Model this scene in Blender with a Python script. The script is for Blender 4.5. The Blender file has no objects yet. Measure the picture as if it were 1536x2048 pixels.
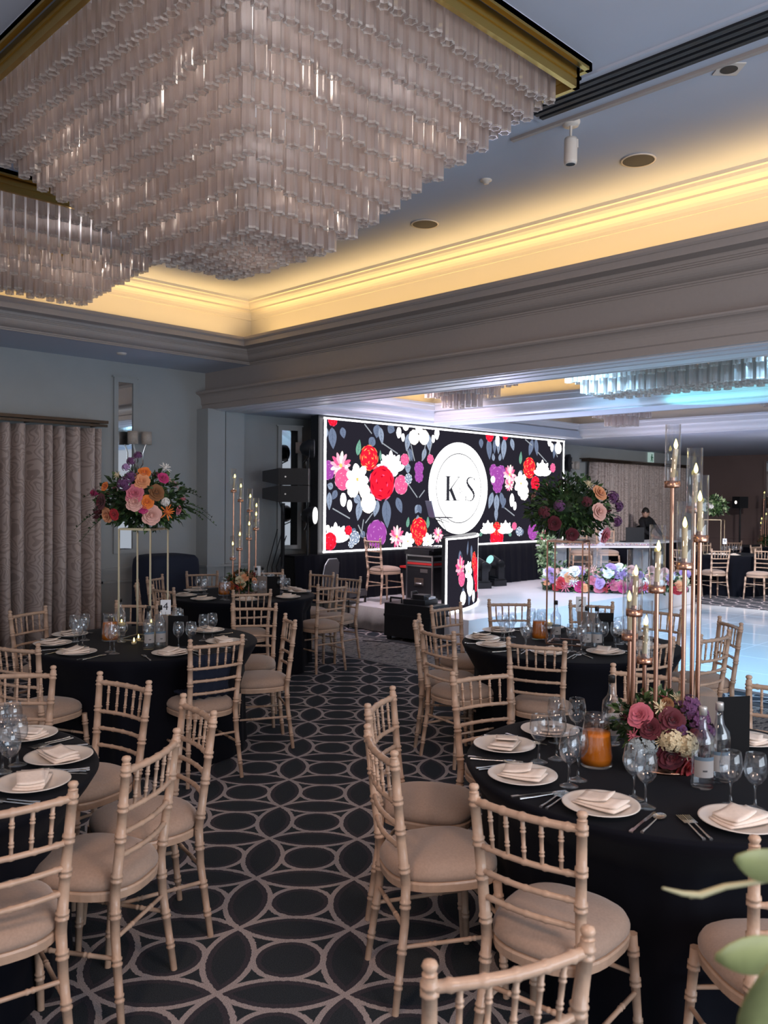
import bpy, bmesh, math, random
from mathutils import Vector, Matrix
PI = math.pi
random.seed(7)
C = bpy.context.scene.collection
sc = bpy.context.scene

# ---------------------------------------------------------------- camera
CF, CYAW, CPIT, CROLL, CH = 1680.08, 0.78492, 0.015496, 0.008551, 1.78855
_F = Vector((math.cos(CYAW)*math.cos(CPIT), math.sin(CYAW)*math.cos(CPIT), -math.sin(CPIT)))
_R0 = Vector((math.sin(CYAW), -math.cos(CYAW), 0))
_U0 = _R0.cross(_F)
_R = _R0*math.cos(CROLL) + _U0*math.sin(CROLL)
_U = -_R0*math.sin(CROLL) + _U0*math.cos(CROLL)
cam = bpy.data.cameras.new('camera'); camo = bpy.data.objects.new('camera', cam); C.objects.link(camo)
camo.matrix_world = Matrix((( _R.x, _U.x, -_F.x, 0), (_R.y, _U.y, -_F.y, 0), (_R.z, _U.z, -_F.z, CH), (0, 0, 0, 1)))
cam.sensor_fit = 'VERTICAL'; cam.sensor_height = 24; cam.lens = CF/2048*24; cam.clip_start = 0.05; cam.clip_end = 100
cam.dof.use_dof = True; cam.dof.focus_distance = 5.0; cam.dof.aperture_fstop = 3.5
sc.camera = camo
def ray(px, py): return _F + _R*((px-768)/CF) - _U*((py-1024)/CF)
def at(px, py, z=0.0):            # where the line of sight through a photo pixel meets a level plane
    d = ray(px, py); t = (z-CH)/d.z; return Vector((d.x*t, d.y*t, z))
def aty(px, py, y):
    d = ray(px, py); t = y/d.y; return Vector((d.x*t, y, CH+d.z*t))
def fr(F, R, z=0.0):              # forward / right of the viewpoint -> room coordinates
    s = math.sqrt(.5); return Vector(((F+R)*s, (F-R)*s, z))

# ---------------------------------------------------------------- world, exposure, lights
sc.view_settings.view_transform = 'Standard'; sc.view_settings.look = 'None'
sc.view_settings.gamma = 1; sc.view_settings.use_curve_mapping = False
sc.view_settings.exposure = 0.12
sc.cycles.max_bounces = 8; sc.cycles.transparent_max_bounces = 24; sc.cycles.transmission_bounces = 8
sc.cycles.glossy_bounces = 4; sc.cycles.diffuse_bounces = 3
sc.cycles.caustics_reflective = False; sc.cycles.caustics_refractive = False
sc.cycles.sample_clamp_indirect = 4; sc.cycles.use_denoising = True
w = bpy.data.worlds.new('world'); sc.world = w; w.use_nodes = True
w.node_tree.nodes['Background'].inputs[0].default_value = (0.75, 0.80, 0.90, 1)
w.node_tree.nodes['Background'].inputs[1].default_value = 0.52
def area(name, loc, size, energy, color, target=None, sy=None, spread=None):
    l = bpy.data.lights.new(name, 'AREA'); l.energy = energy; l.color = color; l.shape = 'RECTANGLE'
    l.size = size; l.size_y = sy or size
    if spread: l.spread = spread
    o = bpy.data.objects.new(name, l); C.objects.link(o); o.location = loc
    if target is not None:
        o.rotation_euler = (Vector(target)-Vector(loc)).to_track_quat('-Z', 'Y').to_euler()
    return o
def spot(name, loc, target, energy, color, angle, blend=.5, r=.05):
    l = bpy.data.lights.new(name, 'SPOT'); l.energy = energy; l.color = color; l.spot_size = math.radians(angle)
    l.spot_blend = blend; l.shadow_soft_size = r
    o = bpy.data.objects.new(name, l); C.objects.link(o); o.location = loc
    o.rotation_euler = (Vector(target)-Vector(loc)).to_track_quat('-Z', 'Y').to_euler(); return o
WARM = (1.0, .62, .22)
# cove strips of the near hall (hidden behind the cornice lip, shining up)
def cove(name, a, b, energy, width=.08, color=WARM):
    a = Vector(a); b = Vector(b); m = (a+b)/2; L = (b-a).length
    l = bpy.data.lights.new(name, 'AREA'); l.energy = energy*L; l.color = color; l.shape = 'RECTANGLE'; l.size = L; l.size_y = width
    o = bpy.data.objects.new(name, l); C.objects.link(o); o.location = m
    d = (b-a).normalized(); z = Vector((0, 0, -1)); y = z.cross(d)     # -Z of the lamp points up
    l.spread = math.radians(120)
    o.matrix_world = Matrix.Translation(m) @ Matrix((d, y, z)).transposed().to_4x4()
    return o
cove('cove_lamp', (-3, 8.63, 3.64), (6.1, 8.63, 3.64), 3.2)
cove('cove_lamp', (6.22, 8.5, 3.64), (6.22, -3, 3.64), 3.2)
# warm downlights over the near tables (behind and above the viewpoint) and soft room light
area('downlight_wash', (-.6, 1.2, 3.40), .5, 31, (1.0, .64, .44), (1.6, 2.0, .6))
area('downlight_wash', (1.6, -1.0, 3.40), .5, 31, (1.0, .64, .44), (2.6, 1.2, .6))
# cool fill for entrance daylight, added right of the view to lift wall and ceiling
area('daylight_fill', (2.6, -2.9, 1.7), 5.0, 170, (.78, .88, 1.0), (3.0, 6, 3.2), 2.2)
# lamps inside the big chandelier
for (lx, ly, lz) in ((2.55, 3.5, 4.0), (3.6, 3.5, 4.0), (2.55, 4.9, 4.0), (3.6, 4.9, 4.0), (3.07, 4.2, 3.55), (2.2, 7.4, 4.0), (3.4, 7.4, 4.0)):
    l = bpy.data.lights.new('chandelier_bulb', 'POINT'); l.energy = 6; l.color = (1.0, .84, .72); l.shadow_soft_size = .08
    o = bpy.data.objects.new('chandelier_bulb', l); C.objects.link(o); o.location = (lx, ly, lz)
# far hall: stage lanterns fixed behind the dividing beam and by the far coffers
spot('stage_lantern', (7.25, 2.2, 3.35), (10.6, 2.8, 0), 900, (.32, .66, 1.0), 100, .6, .15)
spot('stage_lantern', (7.25, 5.2, 3.35), (10.6, 4.6, 0), 900, (.32, .66, 1.0), 95, .6, .15)
spot('stage_lantern', (7.25, 7.6, 3.30), (10.2, 8.0, .3), 420, (1.0, .84, .95), 100, .6, .15)
spot('stage_lantern', (10.55, 7.4, 3.40), (12.6, 7.6, .3), 380, (1.0, .88, .95), 95, .6, .15)
spot('stage_lantern', (14.4, 4.6, 2.94), (16.2, 6.2, .6), 520, (1.0, .95, .95), 120, .6, .15)
spot('coloured_uplight', (8.6, 6.0, .9), (9.6, 4.2, 3.08), 420, (.20, .95, 1.0), 22, .5, .05)
spot('coloured_uplight', (8.8, 8.2, .8), (8.6, 3.4, 3.6), 120, (.3, .9, 1.0), 40, .8, .05)
spot('coloured_uplight', (10.8, 8.2, .9), (9.3, 7.4, 3.2), 230, (.72, .70, 1.0), 100, .8, .05)  # wide lavender fill added to brighten the first far coffer
spot('coloured_uplight', (12.6, 8.4, .9), (12.9, 5.4, 3.2), 260, (.82, .74, 1.0), 110, .8, .05)  # unseen lavender lamp added to brighten the second coffer's cornice
spot('coloured_uplight', (9.0, 3.0, .4), (8.2, 3.4, 3.4), 120, (.35, .9, 1.0), 70, .8, .05)

# ---------------------------------------------------------------- materials
MATS = {}
def nodes_of(m): return m.node_tree.nodes, m.node_tree.links
def mat(name, col, rough=.6, metal=0.0, spec=.5, emit=None, es=0.0, trans=0.0, ior=1.45, noise=0.0, nscale=30.0, bump=0.0, bscale=200.0, sheen=0.0, sss=0.0, alpha=1.0):
    m = bpy.data.materials.new(name); m.use_nodes = True; N, L = nodes_of(m); b = N['Principled BSDF']
    b.inputs['Base Color'].default_value = (*col, 1); b.inputs['Roughness'].default_value = rough
    b.inputs['Metallic'].default_value = metal; b.inputs['Specular IOR Level'].default_value = spec
    b.inputs['Transmission Weight'].default_value = trans; b.inputs['IOR'].default_value = ior
    b.inputs['Alpha'].default_value = alpha
    if sheen: b.inputs['Sheen Weight'].default_value = sheen
    if emit: b.inputs['Emission Color'].default_value = (*emit, 1); b.inputs['Emission Strength'].default_value = es
    tc = N.new('ShaderNodeTexCoord')
    if noise:
        n = N.new('ShaderNodeTexNoise'); n.inputs['Scale'].default_value = nscale; n.inputs['Detail'].default_value = 4
        L.new(tc.outputs['Object'], n.inputs['Vector'])
        r = N.new('ShaderNodeMapRange'); r.inputs[3].default_value = 1-noise; r.inputs[4].default_value = 1+noise
        r.inputs[1].default_value = .3; r.inputs[2].default_value = .7
        L.new(n.outputs[0], r.inputs[0])
        v = N.new('ShaderNodeVectorMath'); v.operation = 'SCALE'; v.inputs[0].default_value = col
        L.new(r.outputs[0], v.inputs['Scale']); L.new(v.outputs[0], b.inputs['Base Color'])
    if bump:
        n = N.new('ShaderNodeTexNoise'); n.inputs['Scale'].default_value = bscale; L.new(tc.outputs['Object'], n.inputs['Vector'])
        bp = N.new('ShaderNodeBump'); bp.inputs['Strength'].default_value = bump; bp.inputs['Distance'].default_value = .01
        L.new(n.outputs[0], bp.inputs['Height']); L.new(bp.outputs[0], b.inputs['Normal'])
    MATS[name] = m; return m
def emis(name, col, s):
    m = bpy.data.materials.new(name); m.use_nodes = True; N, L = nodes_of(m); N.clear()
    e = N.new('ShaderNodeEmission'); e.inputs[0].default_value = (*col, 1); e.inputs[1].default_value = s
    o = N.new('ShaderNodeOutputMaterial'); L.new(e.outputs[0], o.inputs[0]); return m
wallm = mat('wall_paint', (.40, .42, .42), .65, noise=.03, nscale=3)
ceilm = mat('ceiling_paint', (.56, .60, .70), .8, noise=.02, nscale=2)
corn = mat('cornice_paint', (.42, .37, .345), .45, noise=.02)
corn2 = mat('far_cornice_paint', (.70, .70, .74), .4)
covem = mat('cove_paint', (.80, .76, .68), .7)
wood = mat('limewashed_wood', (.54, .37, .265), .27, spec=.5, noise=.10, nscale=18, bump=.12, bscale=60)
cush = mat('beige_cushion', (.41, .285, .215), .85, noise=.07, nscale=120, sheen=.3, bump=.15, bscale=500)
cloth = mat('black_cloth', (.0045, .005, .009), .8, spec=.12, sheen=.03)
navy = mat('navy_fabric', (.012, .018, .04), .8)
blackp = mat('black_plastic', (.012, .013, .016), .45, noise=.1)
blackm = mat('black_metal', (.02, .02, .022), .4, metal=.5)
rose_g = mat('rose_gold', (.66, .36, .25), .25, metal=1.0)
gold = mat('gold_metal', (.75, .60, .38), .28, metal=1.0)
goldf = mat('chandelier_gold', (.62, .42, .12), .3, metal=1.0)
silver = mat('silver', (.75, .74, .72), .18, metal=1.0)
alum = mat('aluminium', (.55, .56, .58), .35, metal=1.0)
white = mat('white_china', (.80, .73, .66), .25, spec=.6)
napk = mat('napkin_linen', (.90, .77, .67), .9, noise=.04, nscale=90)
paper = mat('white_card', (.80, .82, .85), .7)
ink = mat('black_ink', (.02, .02, .03), .6)
def thinglass(name, tint=(.95, .96, .97), ior=1.45, add=.015):
    m = bpy.data.materials.new(name); m.use_nodes = True; N, L = nodes_of(m); N.clear()
    tr = N.new('ShaderNodeBsdfTransparent'); tr.inputs[0].default_value = (*tint, 1)
    gl = N.new('ShaderNodeBsdfGlossy'); gl.inputs['Roughness'].default_value = .03; gl.inputs[0].default_value = (1, 1, 1, 1)
    lw = N.new('ShaderNodeLayerWeight'); pw = N.new('ShaderNodeMath'); pw.operation = 'POWER'; pw.inputs[1].default_value = 4.0; L.new(lw.outputs['Facing'], pw.inputs[0])
    ad = N.new('ShaderNodeMath'); ad.operation = 'MULTIPLY_ADD'; ad.use_clamp = True; ad.inputs[1].default_value = .8; ad.inputs[2].default_value = .075; L.new(pw.outputs[0], ad.inputs[0])
    c = N.new('ShaderNodeMixShader'); L.new(ad.outputs[0], c.inputs[0]); L.new(tr.outputs[0], c.inputs[1]); L.new(gl.outputs[0], c.inputs[2])
    o = N.new('ShaderNodeOutputMaterial'); L.new(c.outputs[0], o.inputs[0]); return m
glass = thinglass('clear_glass')
juice = mat('orange_juice', (.72, .19, .01), .35, spec=.3)
mirror = mat('mirror_glass', (.85, .88, .9), .03, metal=1.0)
candle = mat('ivory_wax', (.75, .60, .34), .5)
flame = mat('flame', (1, .8, .3), .5, emit=(1.0, .80, .22), es=6)
acr = mat('clear_acrylic', (.9, .95, 1), .05, trans=.0, alpha=.13)
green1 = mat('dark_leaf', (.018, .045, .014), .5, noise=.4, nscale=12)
green2 = mat('mid_leaf', (.06, .12, .035), .5, noise=.3, nscale=12)
green3 = mat('pale_leaf', (.30, .38, .20), .5, noise=.2, nscale=12)
stagew = mat('stage_white', (.80, .76, .77), .3, noise=.03, nscale=4)
dancew = mat('dance_white', (.78, .80, .82), .08, spec=.7)
stagecloth = mat('riser_cloth', (.36, .34, .32), .9, noise=.06, nscale=60)
redm = mat('red_trim', (.6, .03, .03), .5)
darkg = mat('dark_grey', (.06, .06, .065), .6)
bronze = mat('bronze_rail', (.10, .07, .05), .35, metal=.7)
skin = mat('skin', (.50, .30, .22), .5); hair = mat('hair', (.015, .012, .01), .6); shirt = mat('black_shirt', (.008, .008, .010), .85)
redwall = mat('far_wall_paint', (.17, .115, .105), .7, noise=.05, nscale=2)
PET = {}
def petal(name, col): PET[name] = mat('petal_'+name, col, .7, noise=.18, nscale=40, sheen=.2)
for n_, c_ in dict(pink=(.62, .16, .22), blush=(.75, .42, .36), red=(.45, .02, .03), burgundy=(.10, .008, .018), orange=(.78, .20, .03), peach=(.75, .33, .16), cream=(.72, .60, .38), white=(.78, .76, .72), purple=(.13, .04, .13), lilac=(.42, .26, .50), brown=(.22, .09, .03), magenta=(.50, .03, .16), blue=(.34, .40, .42)).items(): petal(n_, c_)

# star-tube glass of the chandeliers: part see-through, part glowing frost
def tubeglass(name, tint, op):
    m = bpy.data.materials.new(name); m.use_nodes = True; N, L = nodes_of(m); N.clear()
    tr = N.new('ShaderNodeBsdfTransparent'); tr.inputs[0].default_value = (.93, .92, .92, 1)
    tl = N.new('ShaderNodeBsdfTranslucent'); tl.inputs[0].default_value = (*tint, 1)
    df = N.new('ShaderNodeBsdfDiffuse'); df.inputs[0].default_value = (*tint, 1)
    gl = N.new('ShaderNodeBsdfGlossy'); gl.inputs['Roughness'].default_value = .12; gl.inputs[0].default_value = (.95, .95, .95, 1)
    a = N.new('ShaderNodeMixShader'); a.inputs[0].default_value = .5; L.new(tl.outputs[0], a.inputs[1]); L.new(df.outputs[0], a.inputs[2])
    b = N.new('ShaderNodeMixShader'); b.inputs[0].default_value = op; L.new(tr.outputs[0], b.inputs[1]); L.new(a.outputs[0], b.inputs[2])
    lw = N.new('ShaderNodeLayerWeight'); pw = N.new('ShaderNodeMath'); pw.operation = 'POWER'; pw.inputs[1].default_value = 3.0; L.new(lw.outputs['Facing'], pw.inputs[0])
    ad = N.new('ShaderNodeMath'); ad.operation = 'MULTIPLY_ADD'; ad.use_clamp = True; ad.inputs[1].default_value = .55; ad.inputs[2].default_value = .06; L.new(pw.outputs[0], ad.inputs[0])
    c = N.new('ShaderNodeMixShader'); L.new(ad.outputs[0], c.inputs[0]); L.new(b.outputs[0], c.inputs[1]); L.new(gl.outputs[0], c.inputs[2])
    o = N.new('ShaderNodeOutputMaterial'); L.new(c.outputs[0], o.inputs[0]); return m
tubeg = tubeglass('tube_glass', (.66, .57, .53), .58)
tuber = mat('tube_rim', (.80, .76, .72), .15, spec=1.0, alpha=.75)

# carpet: woven rings on a square lattice lying at 45 degrees to the walls
def M(N, L, op, a, b=None, c=None):
    n = N.new('ShaderNodeMath'); n.operation = op
    for i, v in enumerate((a, b, c)):
        if v is None: continue
        if isinstance(v, (int, float)): n.inputs[i].default_value = v
        else: L.new(v, n.inputs[i])
    return n.outputs[0]
def ring_carpet():
    m = bpy.data.materials.new('ring_carpet'); m.use_nodes = True; N, L = nodes_of(m); b = N['Principled BSDF']
    g = N.new('ShaderNodeNewGeometry'); s = N.new('ShaderNodeSeparateXYZ'); L.new(g.outputs['Position'], s.inputs[0])
    nz = N.new('ShaderNodeTexNoise'); nz.inputs['Scale'].default_value = 60; L.new(g.outputs['Position'], nz.inputs['Vector'])
    wob = M(N, L, 'MULTIPLY', M(N, L, 'SUBTRACT', nz.outputs[0], .5), .022)
    A = .462; k = math.sqrt(.5)/A
    u = M(N, L, 'ADD', M(N, L, 'MULTIPLY', M(N, L, 'SUBTRACT', s.outputs[0], s.outputs[1]), k), 100.5-(-.124/A))
    v = M(N, L, 'ADD', M(N, L, 'MULTIPLY', M(N, L, 'ADD', s.outputs[0], s.outputs[1]), k), 100.5-(4.85/A))
    u = M(N, L, 'ADD', M(N, L, 'FRACT', u), wob); v = M(N, L, 'ADD', M(N, L, 'FRACT', v), wob)
    def dist(cx, cy):
        a = M(N, L, 'SUBTRACT', u, cx); c = M(N, L, 'SUBTRACT', v, cy)
        return M(N, L, 'SQRT', M(N, L, 'ADD', M(N, L, 'MULTIPLY', a, a), M(N, L, 'MULTIPLY', c, c)))
    line = None; dark = None
    for cx in (0, 1):
        for cy in (0, 1):
            d = dist(cx, cy)
            for rad, wd, lst in ((.7071, .025, 0), (.295, .025, 0), (.655, .022, 1), (.245, .020, 1)):
                e = M(N, L, 'LESS_THAN', M(N, L, 'ABSOLUTE', M(N, L, 'SUBTRACT', d, rad)), wd)
                if lst == 0: line = e if line is None else M(N, L, 'MAXIMUM', line, e)
                else: dark = e if dark is None else M(N, L, 'MAXIMUM', dark, e)
    mx1 = N.new('ShaderNodeMix'); mx1.data_type = 'RGBA'; mx1.inputs[6].default_value = (.033, .040, .048, 1); mx1.inputs[7].default_value = (.055, .050, .062, 1); L.new(dark, mx1.inputs[0])
    mx = N.new('ShaderNodeMix'); mx.data_type = 'RGBA'; L.new(line, mx.inputs[0]); L.new(mx1.outputs[2], mx.inputs[6]); mx.inputs[7].default_value = (.40, .35, .345, 1)
    n2 = N.new('ShaderNodeTexNoise'); n2.inputs['Scale'].default_value = 260; L.new(g.outputs['Position'], n2.inputs['Vector'])
    r = N.new('ShaderNodeMapRange'); r.inputs[1].default_value = .3; r.inputs[2].default_value = .7; r.inputs[3].default_value = .6; r.inputs[4].default_value = 1.4; L.new(n2.outputs[0], r.inputs[0])
    vm = N.new('ShaderNodeVectorMath'); vm.operation = 'SCALE'; L.new(mx.outputs[2], vm.inputs[0]); L.new(r.outputs[0], vm.inputs['Scale'])
    L.new(vm.outputs[0], b.inputs['Base Color']); b.inputs['Roughness'].default_value = .95; b.inputs['Specular IOR Level'].default_value = .1
    bp = N.new('ShaderNodeBump'); bp.inputs['Strength'].default_value = .4; bp.inputs['Distance'].default_value = .006; L.new(n2.outputs[0], bp.inputs['Height']); L.new(bp.outputs[0], b.inputs['Normal'])
    return m
def mottled_carpet():
    m = bpy.data.materials.new('mottled_carpet'); m.use_nodes = True; N, L = nodes_of(m); b = N['Principled BSDF']
    g = N.new('ShaderNodeNewGeometry'); mp = N.new('ShaderNodeMapping'); mp.inputs['Rotation'].default_value = (0, 0, .785); mp.inputs['Scale'].default_value = (1, 2.4, 1)
    L.new(g.outputs['Position'], mp.inputs[0])
    n = N.new('ShaderNodeTexNoise'); n.inputs['Scale'].default_value = 9; n.inputs['Detail'].default_value = 8; n.inputs['Roughness'].default_value = .75; L.new(mp.outputs[0], n.inputs['Vector'])
    cr = N.new('ShaderNodeValToRGB'); L.new(n.outputs[0], cr.inputs[0])
    e = cr.color_ramp.elements; e[0].position = .42; e[0].color = (.05, .05, .065, 1); e[1].position = .52; e[1].color = (.34, .31, .29, 1)
    e2 = e.new(.62); e2.color = (.12, .12, .14, 1)
    L.new(cr.outputs[0], b.inputs['Base Color']); b.inputs['Roughness'].default_value = .95; b.inputs['Specular IOR Level'].default_value = .1
    return m
def curtain_mat():
    m = bpy.data.materials.new('scroll_damask'); m.use_nodes = True; N, L = nodes_of(m); b = N['Principled BSDF']
    tc = N.new('ShaderNodeTexCoord')
    n0 = N.new('ShaderNodeTexNoise'); n0.inputs['Scale'].default_value = 3; L.new(tc.outputs['UV'], n0.inputs['Vector'])
    ad = N.new('ShaderNodeVectorMath'); ad.operation = 'MULTIPLY_ADD'; ad.inputs[1].default_value = (.5, .5, 0); L.new(n0.outputs['Color'], ad.inputs[0]); L.new(tc.outputs['UV'], ad.inputs[2])
    vo = N.new('ShaderNodeTexVoronoi'); vo.inputs['Scale'].default_value = 4.0; L.new(ad.outputs[0], vo.inputs['Vector'])
    s = M(N, L, 'SINE', M(N, L, 'MULTIPLY', vo.outputs['Distance'], 42.0))
    st = M(N, L, 'GREATER_THAN', s, .35)
    mx = N.new('ShaderNodeMix'); mx.data_type = 'RGBA'; mx.inputs[6].default_value = (.56, .46, .42, 1); mx.inputs[7].default_value = (.40, .315, .28, 1); L.new(st, mx.inputs[0])
    L.new(mx.outputs[2], b.inputs['Base Color']); b.inputs['Roughness'].default_value = .6; b.inputs['Sheen Weight'].default_value = .2
    return m
carpet = ring_carpet(); mott = mottled_carpet(); curt = curtain_mat()

# ---------------------------------------------------------------- mesh helpers
class MB:
    def __init__(s): s.v = []; s.f = []; s.mi = []; s.sm = []; s.uv = {}
    def add(s, vs, fs, mi=0, smooth=False):
        b = len(s.v); s.v += [tuple(v) for v in vs]
        for f in fs: s.f.append(tuple(i+b for i in f)); s.mi.append(mi); s.sm.append(smooth)
        return b
    def box(s, a, b, mi=0, M4=None):
        (x0, y0, z0), (x1, y1, z1) = a, b
        vs = [Vector(p) for p in ((x0,y0,z0),(x1,y0,z0),(x1,y1,z0),(x0,y1,z0),(x0,y0,z1),(x1,y0,z1),(x1,y1,z1),(x0,y1,z1))]
        if M4: vs = [M4 @ v for v in vs]
        s.add(vs, [(0,3,2,1),(4,5,6,7),(0,1,5,4),(1,2,6,5),(2,3,7,6),(3,0,4,7)], mi); return s
    def ring(s, c, u, v, r, n, ph=0): return [c+u*(r*math.cos(2*PI*i/n+ph))+v*(r*math.sin(2*PI*i/n+ph)) for i in range(n)]
    def tube(s, pts, rad, n=8, mi=0, caps=True, smooth=True):
        pts = [Vector(p) for p in pts]
        if isinstance(rad, (int, float)): rad = [rad]*len(pts)
        rings = []; up = None
        for i, p in enumerate(pts):
            d = (pts[min(i+1, len(pts)-1)]-pts[max(i-1, 0)])
            d = d.normalized() if d.length > 1e-9 else Vector((0, 0, 1))
            if up is None: up = Vector((0, 0, 1)) if abs(d.z) < .9 else Vector((1, 0, 0))
            a = up.cross(d)
            if a.length < 1e-6: a = Vector((0, 1, 0)).cross(d)
            a.normalize(); b = d.cross(a); up = b if abs(b.dot(up)) > .3 else up
            rings.append(s.ring(p, a, b, rad[i], n))
        vs = [q for r in rings for q in r]; fs = []
        for i in range(len(pts)-1):
            for j in range(n): fs.append((i*n+j, i*n+(j+1)%n, (i+1)*n+(j+1)%n, (i+1)*n+j))
        s.add(vs, fs, mi, smooth)
        if caps:
            s.add(rings[0], [tuple(range(n))[::-1]], mi); s.add(rings[-1], [tuple(range(n))], mi)
        return s
    def lathe(s, prof, n=16, mi=0, c=(0, 0, 0), smooth=True, wave=None):
        c = Vector(c); vs = []; fs = []
        for (r, z) in prof:
            for j in range(n):
                a = 2*PI*j/n; rr = r*(wave(a, z) if wave else 1)
                vs.append(c+Vector((rr*math.cos(a), rr*math.sin(a), z)))
        for i in range(len(prof)-1):
            for j in range(n): fs.append((i*n+j, i*n+(j+1)%n, (i+1)*n+(j+1)%n, (i+1)*n+j))
        if prof[0][0] > 1e-4 and False: pass
        s.add(vs, fs, mi, smooth); return s
    def disc(s, c, r, n=16, mi=0, flip=False):
        c = Vector(c); vs = [c+Vector((r*math.cos(2*PI*j/n), r*math.sin(2*PI*j/n), 0)) for j in range(n)]
        s.add(vs, [tuple(range(n))[::-1] if flip else tuple(range(n))], mi); return s
    def data(s, name, mats):
        me = bpy.data.meshes.new(name); me.from_pydata(s.v, [], s.f)
        for m in (mats if isinstance(mats, (list, tuple)) else [mats]): me.materials.append(m)
        me.polygons.foreach_set('material_index', s.mi); me.polygons.foreach_set('use_smooth', s.sm); me.update(); return me
    def obj(s, name, mats, parent=None, loc=None, rotz=0.0):
        o = bpy.data.objects.new(name, s.data(name, mats)); C.objects.link(o)
        if parent: o.parent = parent
        if loc is not None: o.location = loc
        if rotz: o.rotation_euler = (0, 0, rotz)
        return o
def tag(o, label=None, cat=None, group=None, kind=None):
    if label: o['label'] = label
    if cat: o['category'] = cat
    if group: o['group'] = group
    if kind: o['kind'] = kind
    return o
def empty(name, loc=(0, 0, 0), rotz=0.0, label=None, cat=None, group=None):
    o = bpy.data.objects.new(name, None); C.objects.link(o); o.location = loc; o.rotation_euler = (0, 0, rotz); o.empty_display_size = .05
    return tag(o, label, cat, group)
CH_OF = {}
def kids(o): return [c for c in ALL_CH.get(o.name, [])]
def link_me(name, me, parent=None, loc=(0, 0, 0), rot=(0, 0, 0), scale=None):
    o = bpy.data.objects.new(name, me); C.objects.link(o)
    if parent: o.parent = parent
    o.location = loc; o.rotation_euler = rot
    if scale is not None: o.scale = scale if hasattr(scale, '__len__') else (scale,)*3
    return o
def struct(o, label=None): o['kind'] = 'structure'; return tag(o, label)
def dup(root, loc, rotz, label, group=None):
    r = root.copy(); C.objects.link(r); r.location = loc; r.rotation_euler = (0, 0, rotz); r['label'] = label
    if group: r['group'] = group
    for ch in root.children:
        c = ch.copy(); C.objects.link(c); c.parent = r
        for g in ch.children:
            d = g.copy(); C.objects.link(d); d.parent = c
    return r

# ---------------------------------------------------------------- room shell
YW = 9.79; YM = -3.0; XM = -4.0; XFAR = 21.4
def slab(name, a, b, m, label=None): return struct(MB().box(a, b).obj(name, m), label)
slab('floor', (XM, YM, -.1), (6.45, YW, 0), carpet)
fl = MB(); fl.box((6.45, YM, -.1), (7.58, YW, 0), 0); fl.box((7.58, YM, -.1), (XFAR, YW, 0), 1); fl.box((6.43, YM, -.05), (6.49, YW, .004), 2); fl.box((7.50, YM, -.05), (7.62, YW, .004), 2)
struct(fl.obj('floor_far_hall', [mott, carpet, darkg]))
slab('wall_left', (XM, YW, -.1), (XFAR, YW+.15, 4.4), wallm)
slab('wall_far', (XFAR, YM, -.1), (XFAR+.15, YW+.15, 3.2), redwall)
slab('ceiling', (XM, YM, 4.27), (6.5, 8.95, 4.4), ceilm)
# coffer walls of the near hall
cw = MB(); cw.box((XM, 8.85, 3.60), (6.50, 8.93, 4.30)); cw.box((6.42, YM, 3.60), (6.50, 8.93, 4.30)); struct(cw.obj('wall_coffer', covem))
def sweepL(prof, X, Y, x0, y0, name, m, three=None):
    """profile (inset o, height z) swept along wall y=Y from x0 to corner (X,Y), then down x=X to y0; three = near x of a U."""
    b = MB(); n = len(prof); vs = []
    for (o, z) in prof:
        if three is None: row = [(x0, Y-o, z), (X-o, Y-o, z), (X-o, y0, z)]
        else: row = [(three+o, y0, z), (three+o, Y-o, z), (X-o, Y-o, z), (X-o, y0, z)]
        vs += row
    k = 3 if three is None else 4; fs = []
    for i in range(n-1):
        for j in range(k-1): fs.append((i*k+j, i*k+j+1, (i+1)*k+j+1, (i+1)*k+j))
    b.add(vs, fs); return struct(b.obj(name, m))
def arc(o0, z0, o1, z1, n, cx):   # quarter curve, cx=1 bulging, 0 hollow
    out = []
    for i in range(n+1):
        t = i/n*PI/2
        if cx: out.append((o0+(o1-o0)*math.sin(t), z0+(z1-z0)*(1-math.cos(t))))
        else: out.append((o0+(o1-o0)*(1-math.cos(t)), z0+(z1-z0)*math.sin(t)))
    return out
prof1 = [(0, 3.47), (.012, 3.47), (.012, 3.485), (.03, 3.485), (.03, 3.50)] + arc(.03, 3.50, .13, 3.575, 6, 1) + [(.145, 3.575), (.145, 3.588), (.16, 3.588), (.16, 3.602), (.175, 3.602)] + arc(.175, 3.605, .30, 3.67, 6, 0) + [(.318, 3.67), (.318, 3.688), (.335, 3.688), (.35, 3.705), (.35, 3.735), (.325, 3.735), (.325, 3.63), (-.08, 3.63)]
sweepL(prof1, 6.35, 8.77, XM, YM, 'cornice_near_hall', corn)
pm = [(-.08, 4.05), (-.06, 4.05), (-.06, 4.07)] + arc(-.06, 4.08, .0, 4.15, 4, 0) + [(.02, 4.15), (.02, 4.17)] + arc(.02, 4.17, .09, 4.235, 4, 1) + [(.11, 4.24), (.11, 4.27)]
sweepL(pm, 6.35, 8.77, XM, YM, 'trim_1', covem)
slab('soffit_left', (XM, 8.76, 3.47), (6.42, YW, 3.63), ceilm)
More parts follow.
